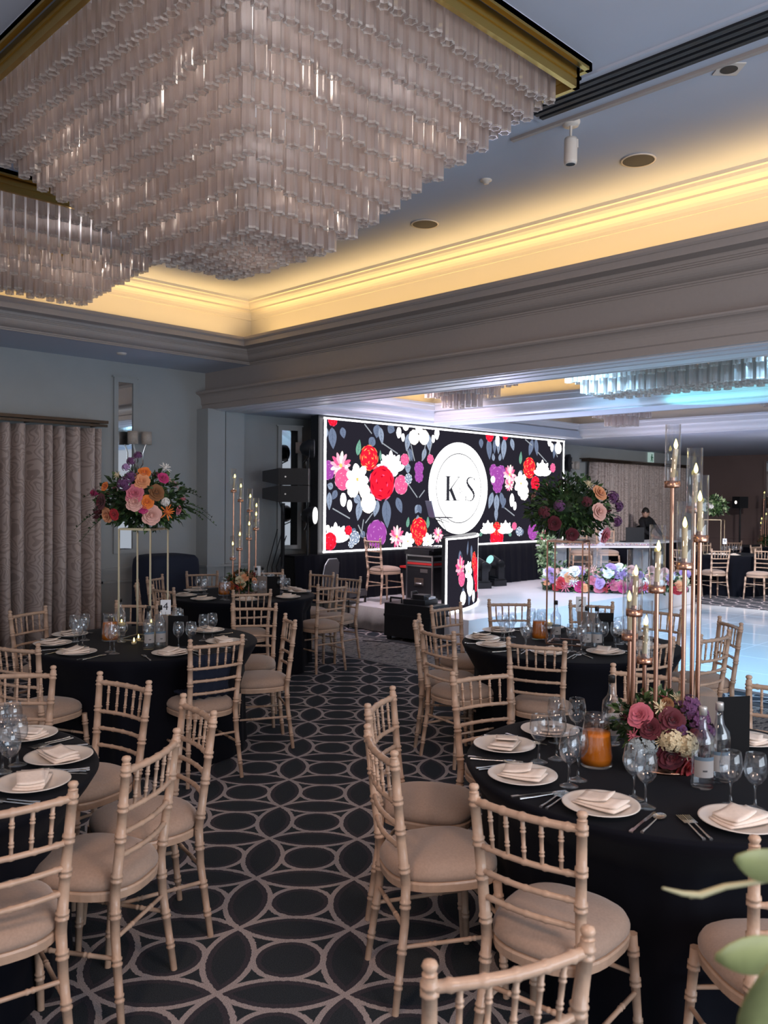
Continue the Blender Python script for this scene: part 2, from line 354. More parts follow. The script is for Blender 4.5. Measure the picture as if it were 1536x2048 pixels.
# beam between the halls
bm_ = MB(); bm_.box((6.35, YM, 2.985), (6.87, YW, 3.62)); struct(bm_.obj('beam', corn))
def bandY(prof, name, m, y0, y1):   # profile (x,z) extruded along y
    b = MB(); vs = []
    for (x, z) in prof: vs += [(x, y0, z), (x, y1, z)]
    fs = [(2*i, 2*i+1, 2*i+3, 2*i+2) for i in range(len(prof)-1)]
    b.add(vs, fs); b.add([(x, y0, z) for x, z in prof], [tuple(range(len(prof)))]); b.add([(x, y1, z) for x, z in prof], [tuple(range(len(prof)))[::-1]])
    return struct(b.obj(name, m))
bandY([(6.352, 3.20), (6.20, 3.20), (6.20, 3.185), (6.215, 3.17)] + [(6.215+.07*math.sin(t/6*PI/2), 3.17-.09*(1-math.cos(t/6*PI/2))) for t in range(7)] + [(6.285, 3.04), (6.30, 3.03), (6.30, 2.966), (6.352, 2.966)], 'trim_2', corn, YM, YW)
sof = MB(); sof.box((6.34, YM, 2.955), (6.90, YW, 2.99))
for xx in (6.42, 6.44, 6.60, 6.84): sof.box((xx, YM, 2.948), (xx+.012, YW, 2.956))
struct(sof.obj('trim_3', corn2))
# far hall soffit with two coffers
c1 = (6.95, 9.70, 8.63); c2 = (10.30, 13.97, 8.83)
so = MB(); Z0, Z1 = 2.97, 3.10
so.box((6.87, c1[2], Z0), (XFAR, YW, Z1)); so.box((c1[1], YM, Z0), (c2[0], c1[2], Z1)); so.box((6.87, YM, Z0), (c1[0], c1[2], Z1)); so.box((c2[1], YM, Z0), (XFAR, c1[2], Z1))
struct(so.obj('soffit_far_hall', ceilm))
def prof2(h=3.22):
    p = [(0, 2.965), (.012, 2.965), (.012, 2.98), (.03, 2.98)] + arc(.03, 2.985, .12, 3.06, 6, 1) + [(.135, 3.06), (.135, 3.075), (.15, 3.075)] + arc(.15, 3.08, .26, 3.16, 6, 0) + [(.28, 3.16), (.28, 3.18), (.30, 3.19), (.30, h), (.275, h), (.275, 3.12), (-.08, 3.12)]
    return p
for i, c in enumerate((c1, c2)):
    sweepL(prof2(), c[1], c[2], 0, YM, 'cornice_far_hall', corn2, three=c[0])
    b = MB(); x0, x1, yy = c[0]-.08, c[1]+.08, c[2]+.08
    b.box((x0-.05, YM, 3.1), (x0, yy, 3.75)); b.box((x1, YM, 3.1), (x1+.05, yy, 3.75)); b.box((x0-.05, yy, 3.1), (x1+.05, yy+.05, 3.75))
    struct(b.obj('wall_coffer', covem))
    slab('ceiling', (x0, YM, 3.75), (x1, yy, 3.85), ceilm)
    cove('cove_lamp', (c[0]+.1, c[2]-.1, 3.15), (c[1]-.1, c[2]-.1, 3.15), 3.0 if i == 0 else .35)
    cove('cove_lamp', (c[1]-.12, YM, 3.15), (c[1]-.12, c[2]-.2, 3.15), 3.0 if i == 0 else .35)
# pilaster where the beam lands, dado rails and panel mouldings
pl = MB()
pl.box((6.22, 9.52, 0), (6.42, YW, 2.97)); pl.box((6.42, 9.56, 0), (6.52, YW, 2.97)); pl.box((6.56, 9.60, 0), (6.86, YW, 2.97)); pl.box((6.52, 9.64, 0), (6.56, YW, 2.97), 1)
pl.box((6.18, 9.49, 0), (6.88, YW, .14)); pl.box((6.20, 9.50, .86), (6.88, YW, .89))
struct(pl.obj('trim_4', [wallm, darkg]))
tr = MB()
for (xa, xb) in ((XM, 6.20), (6.88, XFAR)):
    tr.box((xa, 9.765, .865), (xb, YW, .90)); tr.box((xa, 9.775, .835), (xb, YW, .865))
struct(tr.obj('trim_5', wallm))
bb = MB(); bb.box((XM, 9.76, 0), (6.2, YW, .14)); bb.box((6.88, 9.76, 0), (XFAR, YW, .14)); struct(bb.obj('baseboard_left', wallm))
fb = MB(); fb.box((XFAR-.03, YM, .86), (XFAR, YW, .90)); fb.box((XFAR-.02, YM, 0), (XFAR, YW, .14)); struct(fb.obj('baseboard_far', redwall))
def frame_moulding(b, x0, x1, z0, z1, y=YW, w_=.03, d=.018):
    for (a0, a1, e0, e1) in ((x0, x1, z0, z0+w_), (x0, x1, z1-w_, z1), (x0, x0+w_, z0, z1), (x1-w_, x1, z0, z1)):
        b.box((a0, y-d, e0), (a1, y, e1))
pn = MB()
for (xa, xb) in ((4.85, 5.45), (5.52, 6.1), (7.0, 7.7), (7.8, 8.5), (14.2, 15.2)): frame_moulding(pn, xa, xb, .24, .74)
struct(pn.obj('trim_6', wallm))
# ceiling air grille, trim line
gr = MB(); gr.box((4.30, YM, 4.255), (4.62, 3.2, 4.272), 0)
for i in range(4): gr.box((4.35+i*.062, YM, 4.24), (4.35+i*.062+.034, 3.15, 4.256), 1)
tag(gr.obj('air_grille', [ceilm, blackp]), 'long linear air grille with four dark slots set in the ceiling', 'air vent')
slab('trim_7', (4.70, YM, 4.25), (4.735, 3.5, 4.272), corn)

# ---------------------------------------------------------------- ceiling fittings
ZC = 4.27
for q, lab in (((1277, 319), 'round grey ceiling speaker grille nearest the air grille end'), ((850, 447), 'round grey ceiling speaker grille beside the big chandelier tip')):
    p = at(*q, ZC); e = empty('ceiling_speaker', p, 0, lab, 'ceiling speaker', 'round speakers in the ceiling')
    MB().lathe([(.115, 0), (.125, -.004), (.125, -.010), (.112, -.010)], 32).obj('bezel', white, e)
    b = MB(); b.disc((0, 0, -.008), .113, 32, flip=True); b.obj('grille', darkg, e)
p = at(1458, 137, ZC); e = empty('recessed_downlight', p, .785, 'small square recessed downlight with a dark round opening', 'ceiling light')
b = MB(); b.box((-.07, -.07, -.006), (.07, .07, 0)); b.obj('trim_plate', white, e); b = MB(); b.disc((0, 0, -.008), .048, 24, flip=True); b.obj('baffle', blackp, e)
p = at(1142, 243, ZC); e = empty('track_spotlight', p, 0, 'white cylindrical spotlight hanging on a bracket from the ceiling', 'spotlight')
MB().lathe([(0.001, -.03), (.05, -.03), (.06, -.01), (.06, 0)], 20).obj('ceiling_plate', white, e)
MB().tube([(0, 0, -.03), (0, 0, -.10), (.03, -.03, -.12), (.03, -.03, -.17)], .009).obj('bracket', white, e)
b = MB(); b.lathe([(.001, .0), (.04, 0), (.043, -.02), (.043, -.15), (.038, -.17), (.030, -.17)], 20); so_ = b.obj('lamp_body', white, e, (0.0, -.0, -.11))
b = MB(); b.disc((0, 0, -.168), .033, 20, flip=True); b.obj('lens', blackp, so_)
p = at(972, 360, ZC); b = MB(); b.lathe([(.001, -.03), (.02, -.03), (.03, -.012), (.045, -.008), (.045, 0)], 18); o = b.obj('smoke_detector', white, None, p); tag(o, 'tiny white ceiling detector between spotlight and chandelier', 'smoke detector')
p = aty(243, 708, 9.0); p = at(243, 706, 3.47); b = MB(); b.lathe([(.001, -.02), (.05, -.02), (.06, 0)], 20); tag(b.obj('ceiling_downlight', white, None, p), 'small round white light in the soffit above the left mirror', 'ceiling light')

# ---------------------------------------------------------------- chandeliers
def star(r, n=6, inner=.72): return [(r*(1 if i % 2 == 0 else inner)*math.cos(PI*i/n), r*(1 if i % 2 == 0 else inner)*math.sin(PI*i/n)) for i in range(2*n)]
def tube_mesh(b, x, y, zt, L, r, ph, rim=True):
    n = 12; S = star(r); c, s = math.cos(ph), math.sin(ph)
    P = [(x+c*a-s*q, y+s*a+c*q) for a, q in S]
    vs = [(a, q, zt-L) for a, q in P]+[(a, q, zt) for a, q in P]
    b.add(vs, [(i, (i+1) % n, n+(i+1) % n, n+i) for i in range(n)], 0)
    if rim:
        I = [(x+.84*(a-x), y+.84*(q-y)) for a, q in P]
        vs = [(a, q, zt-L) for a, q in P]+[(a, q, zt-L) for a, q in I]+[(a, q, zt-L+.012) for a, q in P]
        b.add(vs, [(i, (i+1) % n, n+(i+1) % n, n+i) for i in range(n)] + [(i, (i+1) % n, 2*n+(i+1) % n, 2*n+i) for i in range(n)], 1)
def chandelier(x0, x1, y0, y1, ztop, tiers, stepx, stepy, drop, L, r, sp, label, single, eye):
    e = empty('chandelier', ((x0+x1)/2, (y0+y1)/2, ztop), 0, label, 'chandelier', 'tiered glass tube chandeliers')
    cx, cy = (x0+x1)/2, (y0+y1)/2; X0, X1, Y0, Y1 = x0-cx, x1-cx, y0-cy, y1-cy
    b = MB(); b.box((X0-.05, Y0-.05, -.035), (X1+.05, Y1+.05, 0)); b.obj('ceiling_plate', [ceilm], e)
    f = MB(); t = .03
    for (a, q, c_, d) in ((X0-.05, X1+.05, Y0-.05, Y0-.05+t), (X0-.05, X1+.05, Y1+.05-t, Y1+.05), (X0-.05, X0-.05+t, Y0-.05, Y1+.05), (X1+.05-t, X1+.05, Y0-.05, Y1+.05)): f.box((a, c_, -.05), (q, d, -.004))
    for (a, q, c_, d) in ((X0, X1, Y0, Y0+t), (X0, X1, Y1-t, Y1), (X0, X0+t, Y0, Y1), (X1-t, X1, Y0, Y1)):
        f.box((a, c_, -.15), (q, d, -.035)); f.box((a-.008, c_-.008, -.10), (q+.008, d+.008, -.085))
    f.obj('gold_frame', goldf, e)
    tubes = []
    for k in range(tiers):
        a0, a1, b0, b1 = X0+.12+k*stepx, X1-.12-k*stepx, Y0+.12+k*stepy, Y1-.12-k*stepy
        if a1-a0 < .1 or b1-b0 < .05: break
        z = -.06-k*drop; nx = max(1, round((a1-a0)/sp)); ny = max(1, round((b1-b0)/sp)); last = (k == tiers-1)
        for i in range(nx+1):
            for j in range(ny+1):
                if not last and 0 < i < nx and 0 < j < ny: continue
                tubes.append((a0+(a1-a0)*i/nx, b0+(b1-b0)*j/ny, z+random.uniform(-.01, .01), random.uniform(0, PI/3)))
    ex, ey = eye[0]-cx, eye[1]-cy
    tubes.sort(key=lambda q: (q[0]-ex)**2+(q[1]-ey)**2+(q[2]*2)**2)
    if single:
        b = MB(); tube_mesh(b, 0, 0, 0, L, r, 0); me = b.data('glass_tube', [tubeg, tuber])
        for q in tubes[:single]: link_me('glass_tube', me, e, (q[0], q[1], q[2]), (0, 0, q[3]))
        rest = tubes[single:]
    else: rest = tubes
    if rest:
        b = MB()
        for q in rest: tube_mesh(b, q[0], q[1], q[2], L, r, q[3])
        o = b.obj('glass_tubes', [tubeg, tuber], e); o['kind'] = 'stuff'
    return e
chandelier(1.80, 4.16, 2.62, 5.80, 4.27, 11, .078, .098, .080, .175, .037, .088, 'huge stepped glass tube chandelier with gold frame filling the ceiling', 100, (0, 0))
chandelier(.9, 4.24, 6.62, 8.25, 4.27, 6, .12, .12, .095, .18, .036, .092, 'smaller glass tube chandelier behind the huge one, near left cove', 100, (0, 0))
chandelier(7.5, 9.1, 5.9, 7.9, 3.75, 5, .14, .17, .13, .20, .035, .11, 'little glass chandelier of the far hall, above the stage screen logo', 0, (0, 0))
chandelier(7.5, 9.3, 1.5, 5.6, 3.75, 5, .12, .12, .13, .21, .04, .11, 'long cyan lit glass chandelier behind the beam at right', 0, (0, 0))
chandelier(11.2, 12.9, 5.9, 7.6, 3.75, 5, .14, .14, .13, .20, .035, .12, 'small pinkish glass chandelier seen low in the second far coffer', 0, (0, 0))
chandelier(11.2, 12.9, 2.3, 5.0, 3.75, 5, .14, .14, .13, .20, .035, .12, 'cyan glass chandelier in the second far coffer at right edge', 0, (0, 0))

# ---------------------------------------------------------------- wall things
def curtains(name, x0, x1, zt, label, seed, folds, y=9.60):
    random.seed(seed); b = MB(); n = int((x1-x0)*60); vs = []; fs = []; zs = [0.01, .5, 1.0, 1.5, 2.0, zt-.15, zt]; U = []
    per = (x1-x0)/folds; ph = [random.uniform(-.25, .25) for _ in range(folds+2)]; am = [random.uniform(.10, .15) for _ in range(folds+2)]
    for i in range(n+1):
        x = x0+(x1-x0)*i/n; t = (x-x0)/per; k = int(t)
        A = am[k]*(1-(t-k))+am[k+1]*(t-k); f = ph[k]*(1-(t-k))+ph[k+1]*(t-k)
        for z in zs:
            s = math.sin(2*PI*(t+f)+.25*math.sin(z*1.3+k)); yy = y + A*math.copysign(abs(s)**.7, s)*(.8+.2*(1-z/zt))
            vs.append((x+.02*math.cos(2*PI*t), yy, z)); U.append((t*.33, z*1.0))
    m = len(zs)
    for i in range(n):
        for j in range(m-1): fs.append((i*m+j, (i+1)*m+j, (i+1)*m+j+1, i*m+j+1))
    b.add(vs, fs, 0, True); me = b.data(name, curt); uv = me.uv_layers.new()
    for l in me.loops: uv.data[l.index].uv = U[l.vertex_index]
    o = bpy.data.objects.new(name, me); C.objects.link(o); sm = o.modifiers.new('thick', 'SOLIDIFY'); sm.thickness = .006
    return tag(o, label, 'curtain')
curtains('curtain', .8, 4.76, 2.60, 'full height beige scroll patterned curtain on the left wall', 3, 26)
curtains('curtain', 15.9, 20.2, 2.62, 'wide scroll patterned curtain on the far part of the left wall', 5, 34)
for (xa, xb, lab) in ((.6, 4.82, 'dark bronze curtain rail above the near left curtain'), (15.7, 20.4, 'dark bronze curtain rail above the distant curtain')):
    b = MB(); b.box((xa, 9.52, 2.665), (xb, 9.60, 2.70)); b.box((xa, 9.54, 2.625), (xb, 9.58, 2.655)); b.box((xa, 9.60, 2.68), (xb, 9.78, 2.70))
    for k in range(6):
        xx = xa+.1+(xb-xa-.2)*k/5; b.box((xx, 9.58, 2.63), (xx+.02, 9.79, 2.70))
    tag(b.obj('curtain_rail', bronze), lab, 'curtain rail')
def wall_mirror(x0, x1, z0, z1, label, y=YW):
    e = empty('wall_mirror', ((x0+x1)/2, y, z0), 0, label, 'mirror', 'tall narrow wall mirrors')
    w_ = (x1-x0)/2; b = MB(); f = .055
    for (a0, a1, e0, e1) in ((-w_-f, w_+f, -f, 0), (-w_-f, w_+f, z1-z0, z1-z0+f), (-w_-f, -w_, 0, z1-z0), (w_, w_+f, 0, z1-z0)):
        b.box((a0, -.035, e0), (a1, 0, e1))
    b.box((-w_-f-.02, -.045, z1-z0+f), (w_+f+.02, 0, z1-z0+f+.02)); b.obj('frame', wallm, e)
    g = MB(); g.box((-w_, -.018, 0), (w_, -.006, z1-z0)); g.obj('mirror_glass', mirror, e); return e
wall_mirror(5.07, 5.27, 1.13, 3.22, 'tall narrow mirror beside the near left curtain')
e = wall_mirror(7.62, 7.87, 1.10, 2.78, 'tall narrow mirror on the wall behind the stacked loudspeakers'); e.location.y -= .08; e.rotation_euler.z = -.38
e = empty('wall_mirror', (XFAR, at(1500, 1000, 1.788).y*0+7.87, .95), -PI/2, 'tall dark mirror panel on the reddish far wall', 'mirror', 'tall narrow wall mirrors')
b = MB()
for (a0, a1, e0, e1) in ((-.2, .2, -.05, 0), (-.2, .2, 1.85, 1.9), (-.2, -.14, 0, 1.85), (.14, .2, 0, 1.85)): b.box((a0, -.04, e0), (a1, 0, e1))
b.obj('frame', redwall, e); g = MB(); g.box((-.14, -.02, 0), (.14, -.005, 1.85)); g.obj('mirror_glass', mirror, e)
shade_m = mat('sconce_shade', (.55, .48, .42), .6, noise=.1, nscale=60)
def sconce(x, z, label, y=YW):
    e = empty('wall_sconce', (x, y, z), 0, label, 'wall light', 'two armed wall sconces')
    b = MB(); b.lathe([(.001, .02), (.045, .02), (.05, 0)], 16); pl_ = b.obj('back_plate', silver, e); pl_.rotation_euler = (PI/2, 0, 0)
    for s in (-1, 1):
        b = MB(); b.tube([(0, -.02, 0), (s*.03, -.06, -.12), (s*.06, -.10, -.05), (s*.05, -.12, .10), (s*.09*1.0, -.13, .22)], .009, 8); b.obj('arm', silver, e)
        b = MB(); b.lathe([(.062, .20), (.065, .20), (.065, .36), (.062, .36), (.062, .20)], 20, c=(s*.095, -.13, 0)); b.obj('shade', shade_m, e)
    return e
q = aty(272, 960, 9.75); sconce(q.x, 2.25, 'silver two armed sconce with drum shades beside the near left mirror')
sconce(7.98, 2.25, 'silver two armed sconce behind the upper round stage lamp')
sconce(15.3, 2.25, 'pale drum shaded sconce beside the distant curtain')
def plate(name, px, py, w_, h_, m, label, cat, y=YW):
    q = aty(px, py, y-.006); b = MB(); b.box((-w_/2, -.006, -h_/2), (w_/2, .006, h_/2)); return tag(b.obj(name, m, None, q), label, cat)
plate('wall_socket', 365, 1176, .09, .13, alum, 'small steel socket plate low on the left wall', 'wall socket')
plate('control_panel', 592, 1030, .11, .17, paper, 'small pale control panel on the wall beside the stage screen', 'control panel')
# running-man exit sign above distant curtain
q = aty(1302, 916, YW-.03); e = empty('exit_sign', q, 0, 'small green and white running figure exit sign above the distant curtain', 'sign')
b = MB(); b.box((-.11, -.02, -.11), (.11, .03, .13)); b.obj('sign_box', mat('sign_white', (.60, .72, .68), .5, emit=(.7, 1, .9), es=.25), e)
b = MB(); b.box((-.02, -.026, .05), (.02, -.021, .09)); b.box((-.04, -.026, -.02), (.02, -.021, .045))
b.tube([(-.01, -.024, -.02), (-.05, -.024, -.08)], .010, 6); b.tube([(.0, -.024, -.02), (.03, -.024, -.05), (.02, -.024, -.09)], .010, 6); b.tube([(.02, -.024, .03), (.06, -.024, .0)], .008, 6)
b.obj('running_figure', mat('sign_green', (.02, .25, .12), .5), e)
plate('wall_camera', 1432, 880, .16, .05, blackp, 'tiny black camera high on the far reddish wall', 'camera', 9.3)

# ---------------------------------------------------------------- stage, dance floor
sx0, sx1, sy0 = 7.95, 14.1, 6.47
b = MB(); b.box((sx0, sy0, .02), (sx1, 9.62, .32), 0)
stage = b.obj('stage', [stagew]); tag(stage, 'white raised stage platform in front of the video screen', 'stage')
b = MB(); n = 60   # grey cloth skirt along the hall-facing riser
vs = []; fs = []
for i in range(n+1):
    y = 6.9+(9.62-6.9)*i/n; wv = .012*math.sin(i*.9)+.008*math.sin(i*2.3)
    vs += [(sx0-.02+wv*.3, y, .318), (sx0-.03+wv, y, .15), (sx0-.045+wv*1.6, y, .012)]
for i in range(n): fs += [(3*i, 3*i+1, 3*i+4, 3*i+3), (3*i+1, 3*i+2, 3*i+5, 3*i+4)]
b.add(vs, fs, 0, True); sk = b.obj('skirt', stagecloth, stage); sk.modifiers.new('t', 'SOLIDIFY').thickness = .006
b = MB(); b.box((8.0, YM, 0), (14.13, sy0-.01, .018), 0)
for i in range(7): b.box((8.0+i*.875-.002, YM, .018), (8.0+i*.875+.002, sy0-.01, .0186), 1)
for i in range(8): b.box((8.0, sy0-.01-i*1.2-.002, .018), (14.13, sy0-.01-i*1.2+.002, .0186), 1)
b.box((13.98, YM, .0), (14.16, sy0-.01, .012), 2); b.box((7.93, YM, 0), (8.0, sy0-.01, .012), 2)
tag(b.obj('dance_floor', [dancew, paper, alum]), 'glossy white dance floor glowing pale blue beside the stage', 'dance floor')

# ---------------------------------------------------------------- video screen
SY = 9.02
LX0, LX1, LZ0, LZ1 = 7.77, 13.87, 1.00, 2.955
screen = empty('video_screen', ((LX0+LX1)/2, SY, LZ0), 0, 'huge floral video screen with white border and round monogram', 'screen')
SC = Vector(((LX0+LX1)/2, SY, LZ0))
b = MB(); b.box((LX0-.06, .0, -.02), (LX1+.06, .16, LZ1-LZ0+.005)); 
b.v = [(x-SC.x, y, z) for x, y, z in b.v]; b.obj('screen_housing', blackp, screen)
ecol = dict(bg=(.022, .020, .030), white=(1, 1, 1), cream=(.95, .85, .70), red=(.85, .015, .04), dred=(.45, .0, .02), pink=(.95, .12, .30), lpink=(1, .50, .62), orange=(1, .32, .10), yel=(1, .62, .18), purple=(.36, .07, .38), lpur=(.62, .25, .62), blue=(.16, .20, .30), lblue=(.30, .36, .48), dblue=(.08, .10, .16), green=(.18, .42, .30), ink=(.03, .03, .04), stem=(.35, .38, .42))
EM = {k: emis('screen_'+k, v, dict(white=2.6, cream=1.8, bg=1.0).get(k, 1.15)) for k, v in ecol.items()}
EN = list(EM)
class Art:
    """flat picture on a lit panel: polygons stacked a fraction of a millimetre apart"""
    def __init__(s, place): s.b = MB(); s.d = 0; s.place = place
    def poly(s, pts, col):
        s.d += 1; dd = -.002-.00003*s.d
        vs = [s.place(x, z, dd) for x, z in pts]; s.b.add(vs, [tuple(range(len(vs)))], EN.index(col))
    def fan(s, cx, cz, r, col, n=20, sx=1.0, rough=0.0, seed=0):
        rd = random.Random(seed); s.poly([(cx+sx*r*(1+rough*rd.uniform(-1, 1))*math.cos(2*PI*i/n), cz+r*(1+rough*rd.uniform(-1, 1))*math.sin(2*PI*i/n)) for i in range(n)], col)
    def petalp(s, cx, cz, a, L, w_, col, base=0.0, pw=1.0):
        ux, uz = math.cos(a), math.sin(a); pts = []
        for t, k in ((0, .25), (.25, .75), (.5, 1), (.75, .9), (.92, .5), (1, .0), (.92, -.5), (.75, -.9), (.5, -1), (.25, -.75), (0, -.25)):
            d = base+(L-base)*t; pts.append((cx+ux*d-uz*w_*k*pw, cz+uz*d+ux*w_*k*pw))
        s.poly(pts, col)
    def leaf(s, cx, cz, a, L, w_, col='lblue', vein='dblue'):
        ux, uz = math.cos(a), math.sin(a); N = 9; pts = []
        for i in range(N+1):
            t = i/N; k = math.sin(PI*t**.8)**.9 if 0 < t < 1 else 0; pts.append((cx+ux*L*t-uz*w_*k, cz+uz*L*t+ux*w_*k))
        for i in range(N-1, 0, -1):
            t = i/N; k = math.sin(PI*t**.8)**.9; pts.append((cx+ux*L*t+uz*w_*k, cz+uz*L*t-ux*w_*k))
        s.poly(pts, col); s.line((cx, cz), (cx+ux*L*.92, cz+uz*L*.92), .006, vein)
        for t in (.3, .5, .7):
            for q in (-1, 1): s.line((cx+ux*L*t, cz+uz*L*t), (cx+ux*L*(t+.13)-uz*w_*.6*q, cz+uz*L*(t+.13)+ux*w_*.6*q), .003, vein)
    def line(s, a, c, w_, col):
        dx, dz = c[0]-a[0], c[1]-a[1]; l = math.hypot(dx, dz) or 1; nx, nz = -dz/l*w_/2, dx/l*w_/2
        s.poly([(a[0]+nx, a[1]+nz), (c[0]+nx, c[1]+nz), (c[0]-nx, c[1]-nz), (a[0]-nx, a[1]-nz)], col)
    def rose(s, cx, cz, r, cols, seed):
        rd = random.Random(seed); s.fan(cx, cz, r, cols[0], 22, rough=.07, seed=seed)
        rr = r*.92; k = 0
        while rr > r*.16:
            n = max(4, int(8*rr/r)+1); col = cols[1+k % (len(cols)-1)]; ph = rd.uniform(0, 6)
            for i in range(n):
                a = ph+2*PI*i/n; s.arcp(cx+.12*r*math.cos(a), cz+.12*r*math.sin(a), rr, a-.32, a+.32, r*.075, col)
            rr *= .74; k += 1; s.d += 1
    def arcp(s, cx, cz, r, a0, a1, w_, col):
        n = 6; o = [(cx+r*math.cos(a0+(a1-a0)*i/n), cz+r*math.sin(a0+(a1-a0)*i/n)) for i in range(n+1)]
        i_ = [(cx+(r-w_*math.sin(PI*i/n))*math.cos(a0+(a1-a0)*i/n), cz+(r-w_*math.sin(PI*i/n))*math.sin(a0+(a1-a0)*i/n)) for i in range(n, -1, -1)]
        s.poly(o+i_[1:-1], col); s.d -= 1
    def daisy(s, cx, cz, r, cols, n, seed, centre='yel', layers=3):
        rd = random.Random(seed)
        for k in range(layers):
            rr = r*(1-.26*k)
            for i in range(n-k*2 if n-k*2 > 4 else 5):
                m = n-k*2 if n-k*2 > 4 else 5; a = 2*PI*i/m+k*.4+rd.uniform(-.1, .1); s.petalp(cx, cz, a, rr*rd.uniform(.9, 1.05), rr*1.9/m, cols[(i+k) % len(cols)], rr*.1)
        if centre: s.fan(cx, cz, r*.14, centre, 12, rough=.15, seed=seed)
    def obj(s, name, parent): return s.b.obj(name, [EM[k] for k in EN], parent)
art = Art(lambda x, z, d: (min(max(x, LX0+.045), LX1-.045)-SC.x, d, min(max(z, LZ0+.04), LZ1-.04)-SC.z))
art.poly([(LX0, LZ0), (LX1, LZ0), (LX1, LZ1), (LX0, LZ1)], 'bg')
def A(zx, zy): q = aty(620+zx/5.486, 820+zy/5.486, SY); return q.x, q.z
def B(zx, zy): q = aty(840+zx/5.12, 840+zy/5.12, SY); return q.x, q.z
def RA(zx, zy, r, k=5.486, ox=620): 
    q = aty(ox+zx/k, 950, SY); F = q.dot(_F) ; return r/k/CF*F
def RB(zx, zy, r): return RA(zx, zy, r, 5.12, 840)
D = math.radians
# grey-blue leaves and stems first
for (zx, zy, a, L, w_) in ((240, 190, -85, 240, 60), (350, 190, -75, 125, 45), (185, 200, -100, 120, 30), (740, 160, -95, 150, 60), (770, 190, -80, 190, 40), (700, 300, -120, 130, 55), (850, 180, -20, 120, 60), (550, 1000, -100, 220, 50), (640, 1020, -100, 100, 40), (740, 990, -105, 190, 50), (830, 980, -85, 320, 70), (950, 960, -65, 190, 50), (210, 900, -90, 200, 40), (290, 880, -120, 120, 40), (480, 950, -30, 120, 50), (250, 850, 160, 90, 40), (1085, 420, -70, 150, 35), (1265, 420, -110, 150, 35), (1190, 1040, -120, 110, 40), (1180, 1040, -60, 110, 40), (1180, 1230, 90, 80, 30), (470, 1350, 60, 60, 40), (560, 1330, -60, 90, 40), (1080, 260, -100, 200, 45), (1290, 260, -80, 200, 45), (1040, 640, 10, 90, 60)):
    art.leaf(*A(zx, zy), D(a), RA(zx, zy, L), RA(zx, zy, w_), random.choice(['lblue', 'blue', 'lblue']))
for (zx, zy, a, L, w_) in ((620, 190, -85, 100, 35), (700, 190, -85, 220, 45), (760, 200, -90, 150, 28), (800, 200, -90, 150, 28), (860, 190, -95, 220, 45), (930, 190, -70, 130, 35), (1150, 200, -110, 180, 40), (1180, 190, -80, 180, 35), (750, 420, 100, 80, 25), (810, 420, 80, 80, 25), (740, 740, -110, 180, 40), (820, 740, -70, 180, 40), (780, 760, -90, 200, 45), (775, 900, -90, 140, 30), (870, 800, -120, 120, 30), (1380, 240, -100, 160, 30), (990, 1100, -80, 90, 35), (1040, 1110, -100, 80, 35), (1040, 560, 140, 60, 30)):
    art.leaf(*B(zx, zy), D(a), RB(zx, zy, L), RB(zx, zy, w_), random.choice(['lblue', 'blue']))
for (zx, zy, a, L, w_) in ((515, 500, 80, 180, 38), (960, 630, -20, 70, 25), (1060, 1290, 80, 120, 25), (1290, 1290, 95, 120, 25), (770, 560, 95, 120, 18), (350, 1400, -20, 60, 20), (190, 1370, 95, 100, 14)): art.leaf(*A(zx, zy), D(a), RA(zx, zy, L), RA(zx, zy, w_), 'green')
for (zx, zy, a, L, w_) in ((1020, 455, 85, 135, 25), (70, 1110, 85, 120, 22), (600, 1180, 20, 60, 20), (930, 1180, 160, 60, 20)): art.leaf(*B(zx, zy), D(a), RB(zx, zy, L), RB(zx, zy, w_), 'green')
for (p0, p1) in (((590, 155), (670, 260)), ((780, 360), (955, 480)), ((240, 1080), (430, 1190)), ((560, 1330), (580, 1200)), ((520, 1260), (570, 1370)), ((600, 1240), (680, 1130)), ((1060, 800), (1170, 960)), ((1250, 880), (1190, 960)), ((1100, 380), (1140, 560)), ((1260, 380), (1220, 560)), ((1040, 360), (1090, 560)), ((1330, 360), (1280, 560))): art.line(A(*p0), A(*p1), .018, 'stem')
for (p0, p1) in (((1200, 330), (1290, 430)), ((860, 900), (960, 980)), ((1360, 260), (1400, 380)), ((1070, 200), (1140, 260))): art.line(B(*p0), B(*p1), .02, 'stem')
RED = ['red', 'pink', 'dred', 'red']; PINK = ['pink', 'lpink', 'pink']; ORA = ['red', 'orange', 'yel', 'orange']; PUR = ['purple', 'lpur', 'purple']; WH = ['white', 'cream', 'white']
def fl_(f, zx, zy, r, kind, R_, seed=1):
    x, z = f(zx, zy); r = R_(zx, zy, r)*dict(red=1.15, wh=1.15).get(kind, 1.3); r = min(r, max(.03, min(z-LZ0, LZ1-z)+r*.35)); seed = seed+zx
    if kind == 'zin': art.daisy(x, z, r, ['lpink', 'pink', 'lpink', 'cream'], 13, seed, 'yel', 3)
    elif kind == 'mag': art.daisy(x, z, r, ['white'], 7, seed, None, 1); art.daisy(x, z, r*.75, ['white', 'cream'], 6, seed, 'yel', 1)
    elif kind == 'lotus':
        for i in range(9): art.petalp(x, z-r*.5, D(15+i*19), r*(1.2 if i % 2 else 1.45), r*.24, 'white'); art.line((x, z-r*.5), (x+r*math.cos(D(15+i*19)), z-r*.5+r*math.sin(D(15+i*19))), .005, 'lblue')
    elif kind == 'bud': art.fan(x, z, r, 'white', 12, .6, .1, seed)
    else: art.rose(x, z, r, dict(red=RED, pink=PINK, ora=ORA, pur=PUR, wh=WH, blu=['lblue', 'white', 'blue'])[kind], seed)
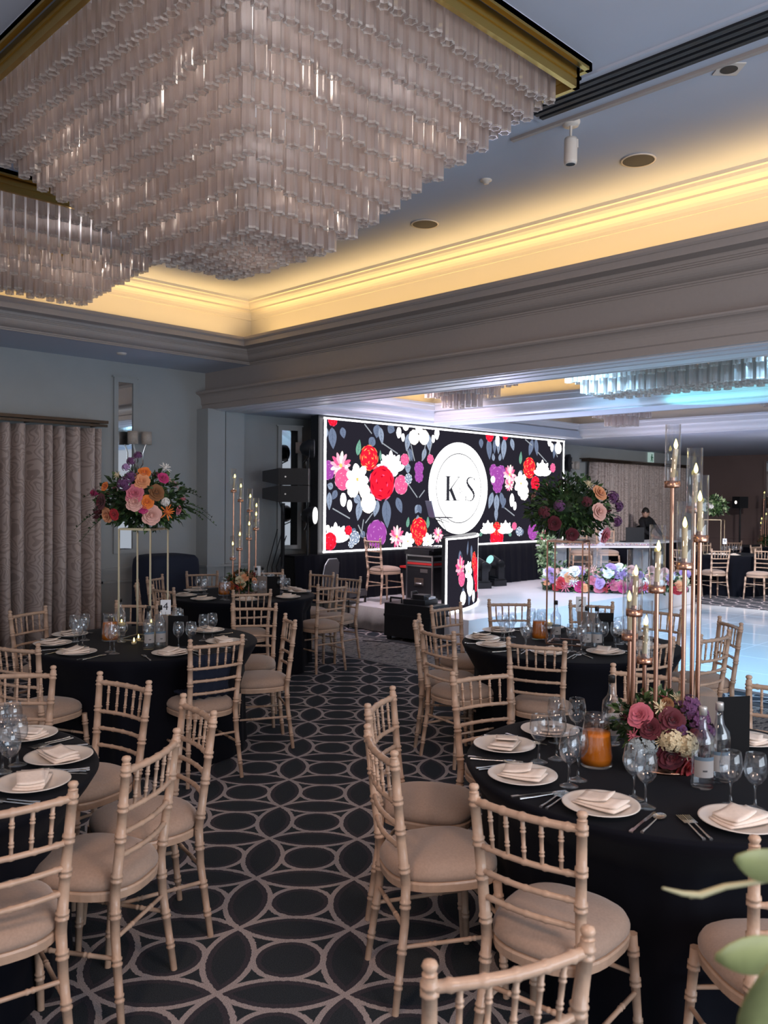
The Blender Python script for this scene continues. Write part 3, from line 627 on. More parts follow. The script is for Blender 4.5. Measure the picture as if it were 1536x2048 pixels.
for t in ((190, 660, 80, 'pur'), (330, 610, 120, 'zin'), (350, 760, 90, 'pink'), (640, 525, 105, 'ora'), (880, 590, 120, 'lotus'), (910, 660, 60, 'wh'), (780, 800, 165, 'red'), (510, 760, 145, 'mag'), (460, 880, 70, 'wh'), (590, 890, 70, 'wh'), (1030, 545, 50, 'pink'), (990, 820, 80, 'pink'), (1070, 755, 42, 'blu'), (355, 985, 60, 'bud'), (425, 1050, 50, 'bud'), (630, 1020, 95, 'wh'), (240, 110, 80, 'red'), (400, 90, 40, 'pink'), (965, 250, 50, 'bud'), (1010, 300, 35, 'bud'), (1040, 180, 50, 'wh'), (1130, 300, 70, 'wh'), (1240, 300, 70, 'wh'), (1185, 200, 60, 'wh'), (1330, 190, 50, 'wh'), (1380, 260, 50, 'bud'), (1340, 320, 35, 'bud'), (1185, 640, 55, 'pur'), (1185, 730, 50, 'pur'), (1180, 680, 30, 'pur'), (1310, 540, 40, 'pink'), (270, 1370, 115, 'lotus'), (205, 1440, 85, 'red'), (410, 1320, 45, 'red'), (480, 1400, 55, 'blu'), (440, 1470, 32, 'blu'), (720, 1360, 115, 'pur'), (940, 1390, 95, 'zin'), (1060, 1440, 85, 'mag'), (1180, 1310, 100, 'ora'), (1180, 1420, 50, 'ora'), (1280, 1440, 75, 'mag'), (1390, 1370, 70, 'zin'), (180, 1290, 25, 'wh')): fl_(A, *t, RA)
for t in ((700, 160, 75, 'red'), (860, 160, 75, 'red'), (780, 215, 45, 'bud'), (740, 520, 50, 'pur'), (820, 530, 50, 'pur'), (780, 590, 85, 'pur'), (780, 670, 60, 'pur'), (905, 560, 85, 'zin'), (900, 660, 60, 'zin'), (1020, 650, 100, 'mag'), (1050, 740, 70, 'wh'), (1105, 490, 80, 'ora'), (1240, 510, 85, 'lotus'), (1165, 650, 65, 'red'), (1345, 490, 35, 'pink'), (925, 820, 50, 'bud'), (955, 880, 35, 'bud'), (770, 1200, 95, 'red'), (770, 1110, 50, 'ora'), (680, 1110, 70, 'lotus'), (860, 1110, 70, 'lotus'), (950, 1085, 30, 'pink'), (1000, 1140, 35, 'blu'), (1140, 1140, 65, 'pur'), (1310, 220, 45, 'bud'), (1335, 280, 35, 'bud'), (1400, 290, 50, 'wh'), (1400, 210, 50, 'wh'), (1260, 1190, 50, 'pink'), (730, 610, 30, 'wh')): fl_(B, *t, RB)
# monogram roundel
cx, cz = B(383, 700); R0 = .76; R0 = min(R0, LZ1-cz-.03)
art.d += 60; art.fan(cx, cz, R0, 'white', 64); art.d += 60
def ringp(r0, r1, col):
    n = 48
    for i in range(n):
        a0, a1 = 2*PI*i/n, 2*PI*(i+1)/n; art.poly([(cx+r0*math.cos(a0), cz+r0*math.sin(a0)), (cx+r1*math.cos(a0), cz+r1*math.sin(a0)), (cx+r1*math.cos(a1), cz+r1*math.sin(a1)), (cx+r0*math.cos(a1), cz+r0*math.sin(a1))], col); art.d -= 1
    art.d += 1
ringp(.566, .582, 'ink'); ringp(.600, .605, 'stem')
def G(zx, zy): return cx+(zx-383)/340*R0, cz-(zy-700)/500*.76
def gp(pts, col='ink'): art.poly([G(*p) for p in pts], col)
gp([(238, 578), (272, 578), (272, 830), (238, 830)]); gp([(225, 570), (285, 570), (283, 580), (227, 580)]); gp([(222, 828), (286, 828), (286, 836), (222, 836)])      # K stem and serifs
gp([(268, 720), (296, 690), (354, 828), (318, 828)]); gp([(302, 828), (388, 828), (388, 836), (302, 836)])       # K leg
gp([(272, 716), (372, 582), (380, 582), (282, 724)]); gp([(352, 574), (390, 574), (386, 582), (356, 582)])  # K arm
S = [(560, 625, 3), (558, 595, 5), (535, 578, 6), (508, 576, 9), (482, 590, 14), (472, 620, 20), (482, 655, 24), (510, 690, 26), (540, 725, 26), (558, 765, 22), (552, 805, 16), (530, 832, 9), (500, 838, 6), (472, 822, 5), (460, 785, 3)]
for i in range(len(S)-1):
    (xa, ya, wa), (xb, yb, wb) = S[i], S[i+1]; dx, dy = xb-xa, (yb-ya); l = math.hypot(dx, dy); nx, ny = -dy/l, dx/l
    gp([(xa+nx*wa/2, ya+ny*wa*.7), (xb+nx*wb/2, yb+ny*wb*.7), (xb-nx*wb/2, yb-ny*wb*.7), (xa-nx*wa/2, ya-ny*wa*.7)])
gp([(556, 584), (566, 584), (566, 630), (560, 630)]); gp([(454, 780), (460, 780), (464, 838), (454, 838)])
AMP = [(424, 742, 3), (395, 716, 6), (382, 690, 5), (392, 674, 3), (403, 686, 3), (396, 706, 3), (378, 726, 5), (382, 745, 5), (400, 748, 4), (418, 722, 3)]
for i in range(len(AMP)-1):
    a_, c_ = G(*AMP[i][:2]), G(*AMP[i+1][:2]); art.line(a_, c_, AMP[i][2]*.0022, 'ink')
art.obj('screen_picture', screen)
b = MB(); t = .024; X0, X1, Z0_, Z1_ = LX0-SC.x, LX1-SC.x, 0, LZ1-LZ0
for (a0, a1, e0, e1) in ((X0, X1, Z0_+.02, Z0_+.02+t), (X0, X1, Z1_-.02-t, Z1_-.02), (X0+.01, X0+.01+t*1.4, Z0_+.02, Z1_-.02), (X1-.01-t, X1-.01, Z0_+.02, Z1_-.02)): b.box((a0, -.022, e0), (a1, -.012, e1))
b.v = [(x, y-.03, z) for x, y, z in b.v]
b.obj('light_border', emis('border_white', (1, .97, .98), 6), screen)
# pleated black skirt under the screen
b = MB(); n = 220; vs = []; fs = []
for i in range(n+1):
    x = 7.28+(13.6-7.28)*i/n; wv = .010*math.sin(i*.8)+.006*math.sin(i*1.9)
    vs += [(x, SY-.02, .985), (x, SY-.04+wv, .6), (x, SY-.05+wv*1.4, .325)]
for i in range(n): fs += [(3*i, 3*i+3, 3*i+4, 3*i+1), (3*i+1, 3*i+4, 3*i+5, 3*i+2)]
b.add(vs, fs, 0, True); b.box((7.28, SY-.02, .965), (13.6, SY+.3, .995)); tag(b.obj('stage_skirt', cloth), 'long black cloth skirt hanging below the video screen', 'stage skirt')
b = MB(); b.box((7.32, SY+.02, .33), (13.5, SY+.28, .96)); tag(b.obj('screen_support', blackm), 'black support box behind the cloth skirt, seen at its left end', 'support')

# booth with curved lit front
b0 = at(890, 1228, .32); b1 = at(951, 1196, .32)
bc = (b0+b1)/2; bd = (b1-b0); bw = bd.length; ba = math.atan2(bd.y, bd.x)
booth = empty('dj_booth', (bc.x, bc.y, .32), ba, 'curved performer booth with lit floral front and white edge', 'booth')
BH = .98; H2 = bw/2; bulge = .16
def bp_(u, z, d):   # u -1..1
    s = bulge*(1-u*u)*1.0; return (u*H2, -s+d-.0, z)
b = MB(); n = 16
for i in range(n):
    u0, u1 = -1+2*i/n, -1+2*(i+1)/n
    a_, c_ = bp_(u0, 0, .01), bp_(u1, 0, .01)
    vs = [a_, c_, (c_[0], c_[1], BH), (a_[0], a_[1], BH), (a_[0], .05, 0), (c_[0], .05, 0), (c_[0], .05, BH), (a_[0], .05, BH)]
    b.add(vs, [(0, 1, 2, 3), (3, 2, 6, 7), (4, 7, 6, 5)])
b.add([(-H2, .01, 0), (-H2, .05, 0), (-H2, .05, BH), (-H2, .01, BH)], [(0, 3, 2, 1)]); b.add([(H2, .01, 0), (H2, .05, 0), (H2, .05, BH), (H2, .01, BH)], [(0, 1, 2, 3)])
b.obj('booth_body', blackp, booth)
ab = Art(lambda u, z, d: bp_(u, z, d-.004))
nn = 14
for i in range(nn): ab.poly([(-1+2*i/nn, 0.02), (-1+2*(i+1)/nn, 0.02), (-1+2*(i+1)/nn, BH-.02), (-1+2*i/nn, BH-.02)], 'bg'); ab.d -= 1
sv = ab.place; KX = H2
ab.place = lambda x, z, d: sv(x/KX, z, d)
for (x, z, a, L, w_) in ((-.62, .8, -80, .3, .06), (-.5, .3, -80, .25, .05), (-.2, .3, -100, .28, .06), (-.15, .85, -85, .22, .05), (.0, .2, -80, .2, .06), (-.35, .72, 80, .2, .03)): ab.leaf(x*KX, z, D(a), L, w_, 'blue')
for (x, z, r, k) in ((-.60, .58, .15, 'zin'), (-.55, .42, .10, 'pink'), (.02, .62, .13, 'ora'), (.18, .48, .18, 'red'), (.22, .3, .12, 'red'), (-.28, .50, .16, 'mag'), (-.2, .30, .14, 'wh'), (-.5, .16, .09, 'wh'), (.0, .14, .08, 'wh'), (.75, .06, .06, 'pink')):
    x *= KX
    if k == 'zin': ab.daisy(x, z, r, ['lpink', 'pink'], 11, 3)
    elif k == 'mag': ab.daisy(x, z, r, ['white'], 7, 3, 'yel', 2)
    else: ab.rose(x, z, r, dict(red=RED, pink=PINK, ora=ORA, wh=WH)[k], 5)
ab.fan(.70*KX, .52, .40, 'white', 30, .58 if bw < 1.6 else .7); 
ab.line((.62*KX, .62), (.62*KX, .42), .02, 'stem'); ab.line((.62*KX, .52), (.72*KX, .62), .01, 'stem'); ab.line((.62*KX, .52), (.72*KX, .42), .02, 'stem')
ab.obj('booth_picture', booth)
b = MB()
for (za) in (.01, BH-.02):
    b.tube([Vector(bp_(-1+2*i/nn, za, -.012)) for i in range(nn+1)], .012, 6)
for u in (-1, 1): b.tube([Vector(bp_(u, .01, -.012)), Vector(bp_(u, BH-.02, -.012))], .012, 6)
b.obj('light_border', emis('border_white_2', (1, .97, .98), 5), booth)
# laptop on a stand, mixer, flight case, gear
def rotM(p, a): return Matrix.Translation(p) @ Matrix.Rotation(a, 4, 'Z')
Tp = rotM(Vector((bc.x, bc.y, .32+BH)), ba)
e = empty('laptop_stand', Tp @ Vector((-.25, .22, .004)), ba, 'thin black laptop stand on top of the booth', 'laptop stand')
b = MB(); b.tube([(-.12, -.05, .006), (.14, -.05, .006)], .006); b.tube([(-.12, .15, .006), (.14, .15, .006)], .006); b.tube([(-.1, -.05, .006), (-.1, .05, .2)], .005); b.tube([(.12, -.05, .006), (.12, .05, .2)], .005); b.tube([(-.14, -.06, .17), (-.14, .12, .235)], .005); b.tube([(.15, -.06, .17), (.15, .12, .235)], .005); b.tube([(-.14, .05, .2), (.15, .05, .2)], .005); b.obj('frame', blackm, e)
e = empty('laptop', Tp @ Vector((-.25, .24, .235)), ba+.5, 'open silver grey laptop on the booth in front of the monogram', 'laptop')
b = MB(); b.box((-.17, -.12, 0), (.17, .12, .015)); b.obj('keyboard_base', darkg, e)
b = MB(); M4 = Matrix.Translation((0, .12, .012)) @ Matrix.Rotation(-.25, 4, 'X'); b.box((-.17, 0, 0), (.17, .01, .23), 0, M4); b.obj('screen', mat('laptop_lid', (.16, .18, .24), .35, metal=.6), e)
fc = at(858, 1199, .32)
case = empty('flight_case', (fc.x, fc.y, .32), .0, 'tall black flight case with silver edges and red band on stage', 'flight case')
def flight(e, w_, d, h, band=None):
    b = MB(); b.box((-w_/2, -d/2, .0), (w_/2, d/2, h)); b.obj('shell', blackp, e)
    b = MB(); t = .022
    for x in (-w_/2, w_/2):
        for y in (-d/2, d/2): b.box((x-t/2, y-t/2, 0), (x+t/2, y+t/2, h))
    zs = [.01, h-.01]+([h*.86, h*.76] if band else [h*.5])
    for z in zs:
        for y in (-d/2, d/2): b.box((-w_/2, y-t/2, z-t/2), (w_/2, y+t/2, z+t/2))
        for x in (-w_/2, w_/2): b.box((x-t/2, -d/2, z-t/2), (x+t/2, d/2, z+t/2))
    b.obj('metal_edging', alum, e)
    b = MB()
    if band: b.box((-w_/2-.006, -d/2-.006, h*.79), (w_/2+.006, d/2+.006, h*.84)); b.obj('red_band', redm, e)
    b = MB(); b.box((-w_/2-.012, -.09, h*.33), (-w_/2-.002, .09, h*.50)); b.tube([(-w_/2-.02, -.06, h*.38), (-w_/2-.035, -.06, h*.38), (-w_/2-.035, .06, h*.38), (-w_/2-.02, .06, h*.38)], .008)
    b.obj('handle', silver, e)
    b = MB(); b.box((-w_/2-.009, -.16, h*.62), (-w_/2-.003, -.02, h*.70)); b.obj('label_strip', alum, e)
flight(case, .42, .50, .66, True)
e = empty('mixer', (fc.x, fc.y+.02, .32+.668), .1, 'black mixing desk with knobs on top of the flight case', 'mixer')
b = MB(); b.box((-.26, -.2, 0), (.24, .24, .07)); b.box((-.2, -.24, .05), (.2, .24, .10)); b.obj('console', blackp, e)
b = MB()
for i in range(5):
    for j in range(4): b.tube([(-.16+i*.08, -.15+j*.09, .10), (-.16+i*.08, -.15+j*.09, .118)], .011, 8)
b.obj('knobs', alum, e)
p = at(838, 1283, 0); e = empty('equipment_trunk', (p.x+.03, p.y+.12, 0), .1, 'black wheeled equipment trunk on the carpet before the stage', 'equipment case')
b = MB(); b.box((-.2, -.40, .05), (.2, .32, .47)); b.box((-.205, -.41, .30), (.205, .33, .33)); b.obj('shell', blackp, e)
b = MB(); b.tube([(-.1, .30, .47), (-.1, .30, .53), (-.1, .12, .53), (-.1, .12, .47)], .014); b.obj('handle', blackm, e)
for (x, y) in ((-.16, -.33), (.16, -.33), (-.16, .27), (.16, .27)): b = MB(); b.tube([(x-.02, y, .028), (x+.02, y, .028)], .028, 12); b.obj('wheel', blackp, e)
e = empty('effects_unit', (p.x+.05, p.y+.05, .472), .2, 'black mechanical effects unit on top of the wheeled trunk', 'effects unit')
b = MB(); b.box((-.16, -.18, 0), (.16, .14, .06)); b.box((-.12, -.14, .06), (.05, .02, .12)); b.tube([(-.1, .05, .06), (-.05, .08, .14), (.06, .08, .14), (.1, .05, .06)], .014); b.obj('body', blackp, e)
b = MB(); b.box((-.05, -.17, .061), (.12, -.02, .09)); b.obj('plate', alum, e)
b = MB(); b.tube([(p.x-.5, p.y+.5, .006), (p.x-.35, p.y+.2, .006), (p.x-.2, p.y+.25, .006), (p.x-.08, p.y-.05, .006), (p.x-.1, p.y-.3, .006)], .006, 6); tag(b.obj('power_cable', blackp), 'thin loose cable on the carpet beside the wheeled trunk', 'cable')
p = at(808, 1150, .7); b = MB(); b.box((-.2, -.15, 0), (.2, .15, .42)); b.box((-.22, -.17, .42), (.22, .17, .45), 1); o = b.obj('storage_box', [blackp, redm], None, (9.5, 8.75, .32), 0); tag(o, 'black box with thin red lid on stage behind white chair', 'box')

def moving_head(px, py, label, s):
    p = at(px, py, .32); e = empty('moving_head_light', p, -1.9+s*.1, label, 'stage light', 'moving head lights on stage')
    b = MB(); b.box((-.13, -.13, 0), (.13, .13, .10)); b.box((-.11, -.11, .10), (.11, .11, .13)); b.obj('base', blackp, e)
    b = MB()
    for q in (-1, 1): b.box((q*.13-.022, -.06, .13), (q*.13+.022, .06, .40)); b.tube([(q*.13-.022, 0, .38), (q*.13+.022, 0, .38)], .065, 14)
    b.box((-.13, -.05, .13), (.13, .05, .155)); b.obj('yoke', blackp, e)
    h = MB(); h.tube([(0, .16, 0), (0, .12, 0), (0, -.10, 0), (0, -.16, 0)], [.06, .085, .10, .095], 20); ho = h.obj('lamp_head', blackp, e, (0, 0, .38)); ho.rotation_euler = (-.45, 0, s*.2)
    l = MB(); l.tube([(0, -.158, 0), (0, -.166, 0)], .08, 20); l.obj('lens', emis('lens_teal', (.35, .75, .72), 1.3), ho)
moving_head(962, 1176, 'left one of two black moving head lights on stage', -1)
moving_head(992, 1171, 'right one of two black moving head lights on stage', .5)

# stacked loudspeakers on pole
p = aty(566, 1000, 9.15); e = empty('speaker_stand', (p.x, 9.15, 0), 0, 'black speaker pole on a square base against the left wall', 'speaker stand')
MB().tube([(0, 0, .02), (0, 0, 1.72)], .028, 12).obj('pole', blackm, e); b = MB(); b.box((-.25, -.25, 0), (.25, .25, .02)); b.obj('base', blackm, e)
for k, lab in enumerate(('lower black loudspeaker of the stacked pair on the pole', 'upper black loudspeaker of the stacked pair on the pole')):
    e = empty('loudspeaker', (p.x+.02, 9.13, 1.735+k*.235), -PI/4, lab, 'loudspeaker', 'stacked loudspeakers on the pole')
    b = MB(); b.box((-.06, -.14, 0), (.33, .16, .225)); b.box((-.075, -.15, -.003), (-.05, .17, .228)); b.obj('cabinet', blackp, e)
    b = MB(); vs = [(-.30, -.10, .045), (-.30, .12, .045), (-.30, .12, .185), (-.30, -.10, .185), (-.075, -.14, .0), (-.075, .16, .0), (-.075, .16, .225), (-.075, -.14, .225)]
    b.add(vs, [(0, 3, 2, 1), (0, 1, 5, 4), (1, 2, 6, 5), (2, 3, 7, 6), (3, 0, 4, 7)]); b.obj('rear_wedge', blackp, e)
    b = MB(); b.tube([(0.02, -.141, .11), (.02, -.146, .11)], .012, 10); b.obj('badge', silver, e)
b = MB(); b.tube([(p.x-.18, 9.0, 1.74), (p.x-.1, 9.0, 1.55), (p.x-.02, 9.1, 1.5), (p.x-.03, 9.1, .9), (p.x-.2, 9.1, .4), (p.x-.3, 9.2, .01)], .008, 6); tag(b.obj('speaker_cable', blackp), 'black cable sagging from the loudspeakers down their pole', 'cable')
def par(px, py, y, rot, lit, label):
    q = aty(px, py, y); e = empty('par_light', q, rot, label, 'stage light', 'round par lights beside the screen')
    b = MB(); b.tube([(-.17, 0, 0), (-.14, 0, 0), (-.05, 0, 0), (.0, 0, 0), (.03, 0, 0)], [.03, .08, .125, .13, .13], 20); b.obj('can', blackp, e)
    b = MB(); b.tube([(.031, 0, 0), (.036, 0, 0)], .115, 20); b.obj('lens', emis('par_lens', (1, 1, 1), 3) if lit else darkg, e)
    b = MB(); b.tube([(-.03, -.14, 0), (-.03, -.15, -.12), (-.12, 0, -.2), (-.03, .15, -.12), (-.03, .14, 0)], .01, 6); b.obj('yoke', blackm, e)
par(624, 897, 9.0, -.75, False, 'unlit black round par light beside the screen top')
par(626, 1031, 9.0, -1.0, True, 'glowing white round par light beside the screen foot')
q = aty(616, 960, 9.05); b = MB(); b.tube([(q.x, 9.05, .0), (q.x, 9.05, 2.55)], .018, 8); b.box((q.x-.12, 8.93, 0), (q.x+.12, 9.17, .02)); tag(b.obj('lighting_stand', blackm), 'slim black lighting stand left of the video screen', 'light stand')
for k, (dx) in enumerate((-.28, -.2, -.12)):
    b = MB(); b.tube([(q.x+dx+.1, 9.5, 1.35-.05*k), (q.x+dx, 9.6, .8), (q.x+dx+.06*k, 9.6, .3), (q.x+dx-.05, 9.5, .01)], .007, 6)
    tag(b.obj('hanging_cable', blackp), ('leftmost', 'middle', 'rightmost')[k]+' black cable trailing down the wall beside the screen', 'cable', 'wall cables beside the screen')
par_dist = empty('par_light', aty(1137, 926, 9.3), -1.2, 'black round fan shaped stage light right of the screen', 'stage light')
b = MB(); b.tube([(-.1, 0, 0), (-.05, 0, 0), (.03, 0, 0)], [.08, .17, .18], 20); b.obj('can', blackp, par_dist)
b = MB(); b.tube([(.031, 0, 0), (.04, 0, 0)], .14, 20)
for k in range(6): b.tube([(.05, .03*math.cos(k), .03*math.sin(k)), (.05, .13*math.cos(k*PI/3), .13*math.sin(k*PI/3))], .012, 6)
b.obj('lens', darkg, par_dist)
b = MB(); b.tube([(0, 0, -.16), (0, 0, -aty(1137, 926, 9.3).z+.005)], .02, 8); b.obj('pole', blackm, par_dist)
q = aty(1137, 926, 9.3); par_dist.children[-1].data.transform(Matrix.Translation((0, 0, 0)))
e = empty('par_light', fr(20.5, 8.7, 1.78), 2.6, 'distant black stage light on a stand before the far wall', 'stage light')
b = MB(); b.box((-.12, -.14, -.14), (.12, .14, .14)); b.obj('can', blackp, e); b = MB(); b.tube([(0, 0, -.14), (0, 0, -1.78)], .02, 8); b.obj('pole', blackm, e); b = MB(); b.tube([(.121, 0, 0), (.125, 0, 0)], .04, 12); b.obj('lens', emis('tiny_lens', (1, .9, .8), 2), e)

# ---------------------------------------------------------------- chairs
def prof_post(pts, knots):
    out = []; return out
def bamboo(b, p0, p1, r0, r1, knots, n=8, kr=1.24, kw=.0065):
    """a turned pole with paired rings at the given fractions"""
    p0, p1 = Vector(p0), Vector(p1); L = (p1-p0).length; ts = [(0, r0)]
    for k in knots:
        r = r0+(r1-r0)*k; w_ = kw/L
        for (d, q) in ((-2.2, 1), (-1.8, kr), (-.9, kr), (-.45, 1.0), (.45, 1.0), (.9, kr), (1.8, kr), (2.2, 1)): ts.append((k+d*w_, r*q))
    ts.append((1, r1)); ts.sort()
    b.tube([p0.lerp(p1, t) for t, _ in ts], [r for _, r in ts], n)
def make_chair(name, label, cat, wm, cm, group):
    e = empty(name, (0, 0, 0), 0, label, cat, group)
    ST, SS, SF = .178, .158, .185            # half spacings: top, seat, foot
    yT, yS, yF = -.225, -.172, -.215
    for s in (-1, 1):
        b = MB(); P = [Vector((s*SF, yF, 0)), Vector((s*(SS+.006), yS-.005, .30)), Vector((s*SS, yS, .44)), Vector((s*(SS+.004), yS-.02, .60)), Vector((s*ST, yT, .895))]
        bamboo(b, P[0], P[1], .0125, .0165, (.33, .72)); bamboo(b, P[1], P[2], .0165, .018, (.5,)); bamboo(b, P[2], P[3], .018, .0175, (.35,)); bamboo(b, P[3], P[4], .0175, .0155, (.12, .48, .90))
        b.tube([P[4]+Vector((0, 0, q[1])) for q in ((0, 0), (0, .004), (0, .008), (0, .016), (0, .024), (0, .027))], [.0155, .010, .013, .0165, .013, .004], 10)
        b.obj('back_leg', wm, e)
        b = MB(); bamboo(b, (s*.192, .200, 0), (s*.170, .170, .415), .0125, .0175, (.30, .62, .86)); b.obj('front_leg', wm, e)
    def Pb(s, z):   # point on back post at height z
        if z > .6: t = (z-.6)/.295; return Vector((s*((SS+.004)+(ST-SS-.004)*t), yS-.02+(yT-yS+.02)*t, z))
        t = (z-.44)/.16; return Vector((s*(SS+.004*t), yS-.02*t, z))
    # rails: slightly bowed backwards
    def rail(z, r, kn):
        b = MB(); a, c = Pb(-1, z), Pb(1, z); N_ = 9; pts = []; rad = []
        for i in range(N_*4+1):
            t = i/(N_*4); p = a.lerp(c, t)+Vector((0, -.022*math.sin(PI*t), 0)); pts.append(p)
            k = min(abs(t-q) for q in kn); rad.append(r*(1.25 if k < .018 else 1.0))
        b.tube(pts, rad, 8); return b
    KN = (.12, .3, .5, .7, .88)
    rail(.868, .0125, KN).obj('top_rail', wm, e)
    for z in (.730, .650, .570): rail(z, .0095, KN).obj('back_rail', wm, e)
    for i in range(5):
        t = (i+1)/6; a = Pb(-1, .732).lerp(Pb(1, .732), t)+Vector((0, -.022*math.sin(PI*t), 0)); c = Pb(-1, .866).lerp(Pb(1, .866), t)+Vector((0, -.022*math.sin(PI*t), 0))
        b = MB(); bamboo(b, a, c, .0058, .0068, (.28, .72), 7, 1.35, .004); b.obj('spindle', wm, e)
    # seat frame and cushion: rounded trapezoid
    def outline(sc_, n=36, yo=0.0):
        pts = []
        for i in range(n):
            a = 2*PI*i/n; c_, s_ = math.cos(a), math.sin(a); ex = .74
            x = math.copysign(abs(c_)**ex, c_); y = math.copysign(abs(s_)**ex, s_)
            hw = .176+.030*(y+1)/2; pts.append((x*hw*sc_, y*.208*sc_+yo))
        return pts
    b = MB(); n = 36; rings = [(outline(.93), .405), (outline(1.0), .409), (outline(1.015), .435), (outline(1.0), .442), (outline(.9), .443)]
    vs = [(x, y, z) for o_, z in rings for x, y in o_]; fs = [(i*n+j, i*n+(j+1) % n, (i+1)*n+(j+1) % n, (i+1)*n+j) for i in range(len(rings)-1) for j in range(n)]
    fs += [tuple(range(n))[::-1], tuple(range((len(rings)-1)*n, len(rings)*n))]; b.add(vs, fs, 0, False); b.obj('seat_frame', wm, e)
    b = MB(); rings = [(outline(.965), .443), (outline(1.01), .452), (outline(1.01), .466), (outline(.96), .486), (outline(.86), .500), (outline(.7), .509), (outline(.45), .516), (outline(.2), .519)]
    vs = [(x, y, z) for o_, z in rings for x, y in o_]; fs = [(i*n+j, i*n+(j+1) % n, (i+1)*n+(j+1) % n, (i+1)*n+j) for i in range(len(rings)-1) for j in range(n)]
    fs += [tuple(range((len(rings)-1)*n, len(rings)*n))]; b.add(vs, fs, 0, True); b.obj('seat_cushion', cm, e)
    def leg_at(fr_, s, z):
        if fr_: t = z/.415; return Vector((s*(.192-.022*t), .200-.03*t, z))
        t = z/.30; return Vector((s*(SF+(SS+.006-SF)*t), yF+(yS-.005-yF)*t, z))
    for s in (-1, 1):
        for z in (.225,):
            b = MB(); bamboo(b, leg_at(0, s, z), leg_at(1, s, z), .008, .008, (.3, .7), 7); b.obj('stretcher', wm, e)
    b = MB(); bamboo(b, leg_at(1, -1, .285), leg_at(1, 1, .285), .008, .008, (.3, .7), 7); b.obj('stretcher', wm, e)
    b = MB(); bamboo(b, leg_at(0, -1, .29), leg_at(0, 1, .29), .008, .008, (.3, .7), 7); b.obj('stretcher', wm, e)
    return e
CHG = 'chiavari chairs round the tables'
proto = make_chair('chiavari_chair', 'x', 'chair', wood, cush, CHG)
used = [False]
TB = dict(T1=Vector((5.25, 7.38, 0)), T4=Vector((3.05, 5.43, 0)), T2=Vector((5.25, 3.33, 0)), T3=Vector((3.11, 1.535, 0)), T5=Vector((.84, 3.45, 0)), TF=fr(16.6, 6.75), TG=fr(19.6, 8.95))
SEATS = []
def put(x, y, a, label, z=0.0):
    SEATS.append((x, y, a, z))
    if not used[0]:
        used[0] = True; proto.location = (x, y, z); proto.rotation_euler = (0, 0, a); proto['label'] = label; return proto
    return dup(proto, (x, y, z), a, label, CHG)
def chair(p0, p1, tgt, label, how='perp', z=0.0):
    """p0,p1: pixels of the two back-post tops; tgt: point or table it faces"""
    a, c = at(*p0, .915+z), at(*p1, .915+z); m = (a+c)/2; T = TB[tgt] if isinstance(tgt, str) else Vector((*tgt, 0))
    d = (c-a); d.z = 0; n = Vector((-d.y, d.x, 0)).normalized(); to = (T-m); to.z = 0; to.normalize()
    if n.dot(to) < 0: n = -n
    if how == 'table': n = to
    elif how == 'mix': n = (n+to).normalized()
    q = m+n*.232
    for key, t_ in TB.items():      # keep the front legs clear of the hanging cloth
        d_ = Vector((q.x-t_.x, q.y-t_.y, 0))
        if d_.length < .97 and z == 0: q = q+d_.normalized()*min(.97-d_.length, .30 if key in ('TF', 'TG') else .03 if 'cut by right photo' in label else 0)
    return put(q.x, q.y, math.atan2(-n.x, n.y), label, z)
B_ = 'limewashed bamboo style chair '
chair((258, 1515), (356, 1460), 'T5', B_+'at near left table, closest to the aisle and turned side on')
chair((372, 1390), (428, 1422), 'T5', B_+'behind the closest aisle chair at near left table')
chair((205, 1345), (297, 1362), 'T5', B_+'on the far right side of near left table, facing it')
chair((-48, 1604), (90, 1578), 'T5', B_+'cut by the lower left photo corner', 'perp')
chair((-30, 1336), (97, 1333), 'T5', B_+'on the far side of near left table, at photo edge')
chair((-20, 1281), (78, 1288), 'T4', B_+'on the left side of flower stand table, at photo edge', 'mix')
chair((18, 1223), (90, 1212), 'T4', B_+'against the curtain at the flower stand table')
chair((390, 1280), (478, 1271), 'T4', B_+'with navy jacket on its seat at flower stand table')
chair((578, 1240), (586, 1228), (2.4, 5.6), B_+'seen exactly side on at aisle end of flower stand table', 'table')
chair((482, 1207), (535, 1207), 'T4', B_+'on far right side of flower stand table, mostly hidden')
chair((231, 1201), (318, 1203), 'T4', B_+'seen through the tall gold flower stand on left')
chair((467, 1181), (541, 1179), 'T1', B_+'with its back to us at far left candle table')
chair((261, 1160), (284, 1166), 'T1', B_+'leftmost beside the black covered chair stack', 'table')
chair((289, 1155), (327, 1148), 'T1', B_+'just in front of the black covered chair stack')
chair((303, 1172), (347, 1174), 'T1', B_+'on near left side of far left candle table', 'table')
chair((375, 1143), (433, 1142), 'T1', B_+'below the pilaster, on far side of candle table')
chair((508, 1140), (564, 1139), 'T1', B_+'under the loudspeakers, on far side of candle table')
chair((625, 1142), (664, 1145), 'T1', B_+'in front of the grey banquet chair near stage', 'table')
chair((690, 1149), (707, 1154), (5.3, 6.9), B_+'furthest right chair at far left candle table', 'table')
chair((644, 1169), (687, 1166), (5.0, 6.9), B_+'on aisle side of far left candle table, seat fully visible')
chair((827, 1224), (838, 1246), 'T2', B_+'seen edge on, furthest left at the middle right table', 'table')
chair((841, 1250), (906, 1264), 'T2', B_+'with seat fully visible on left of middle right table')
chair((865, 1211), (917, 1205), 'T2', B_+'in front of the lit booth at middle right table')
chair((1017, 1276), (1129, 1284), 'T2', B_+'with its back to us at near side of middle right table')
chair((979, 1199), (1057, 1199), 'T2', B_+'on far left side of middle right table, before white stage')
chair((1142, 1201), (1224, 1204), 'T2', B_+'directly behind the table number two card')
chair((1289, 1213), (1354, 1218), 'T2', B_+'on far right side of middle right table, behind candles', 'mix')
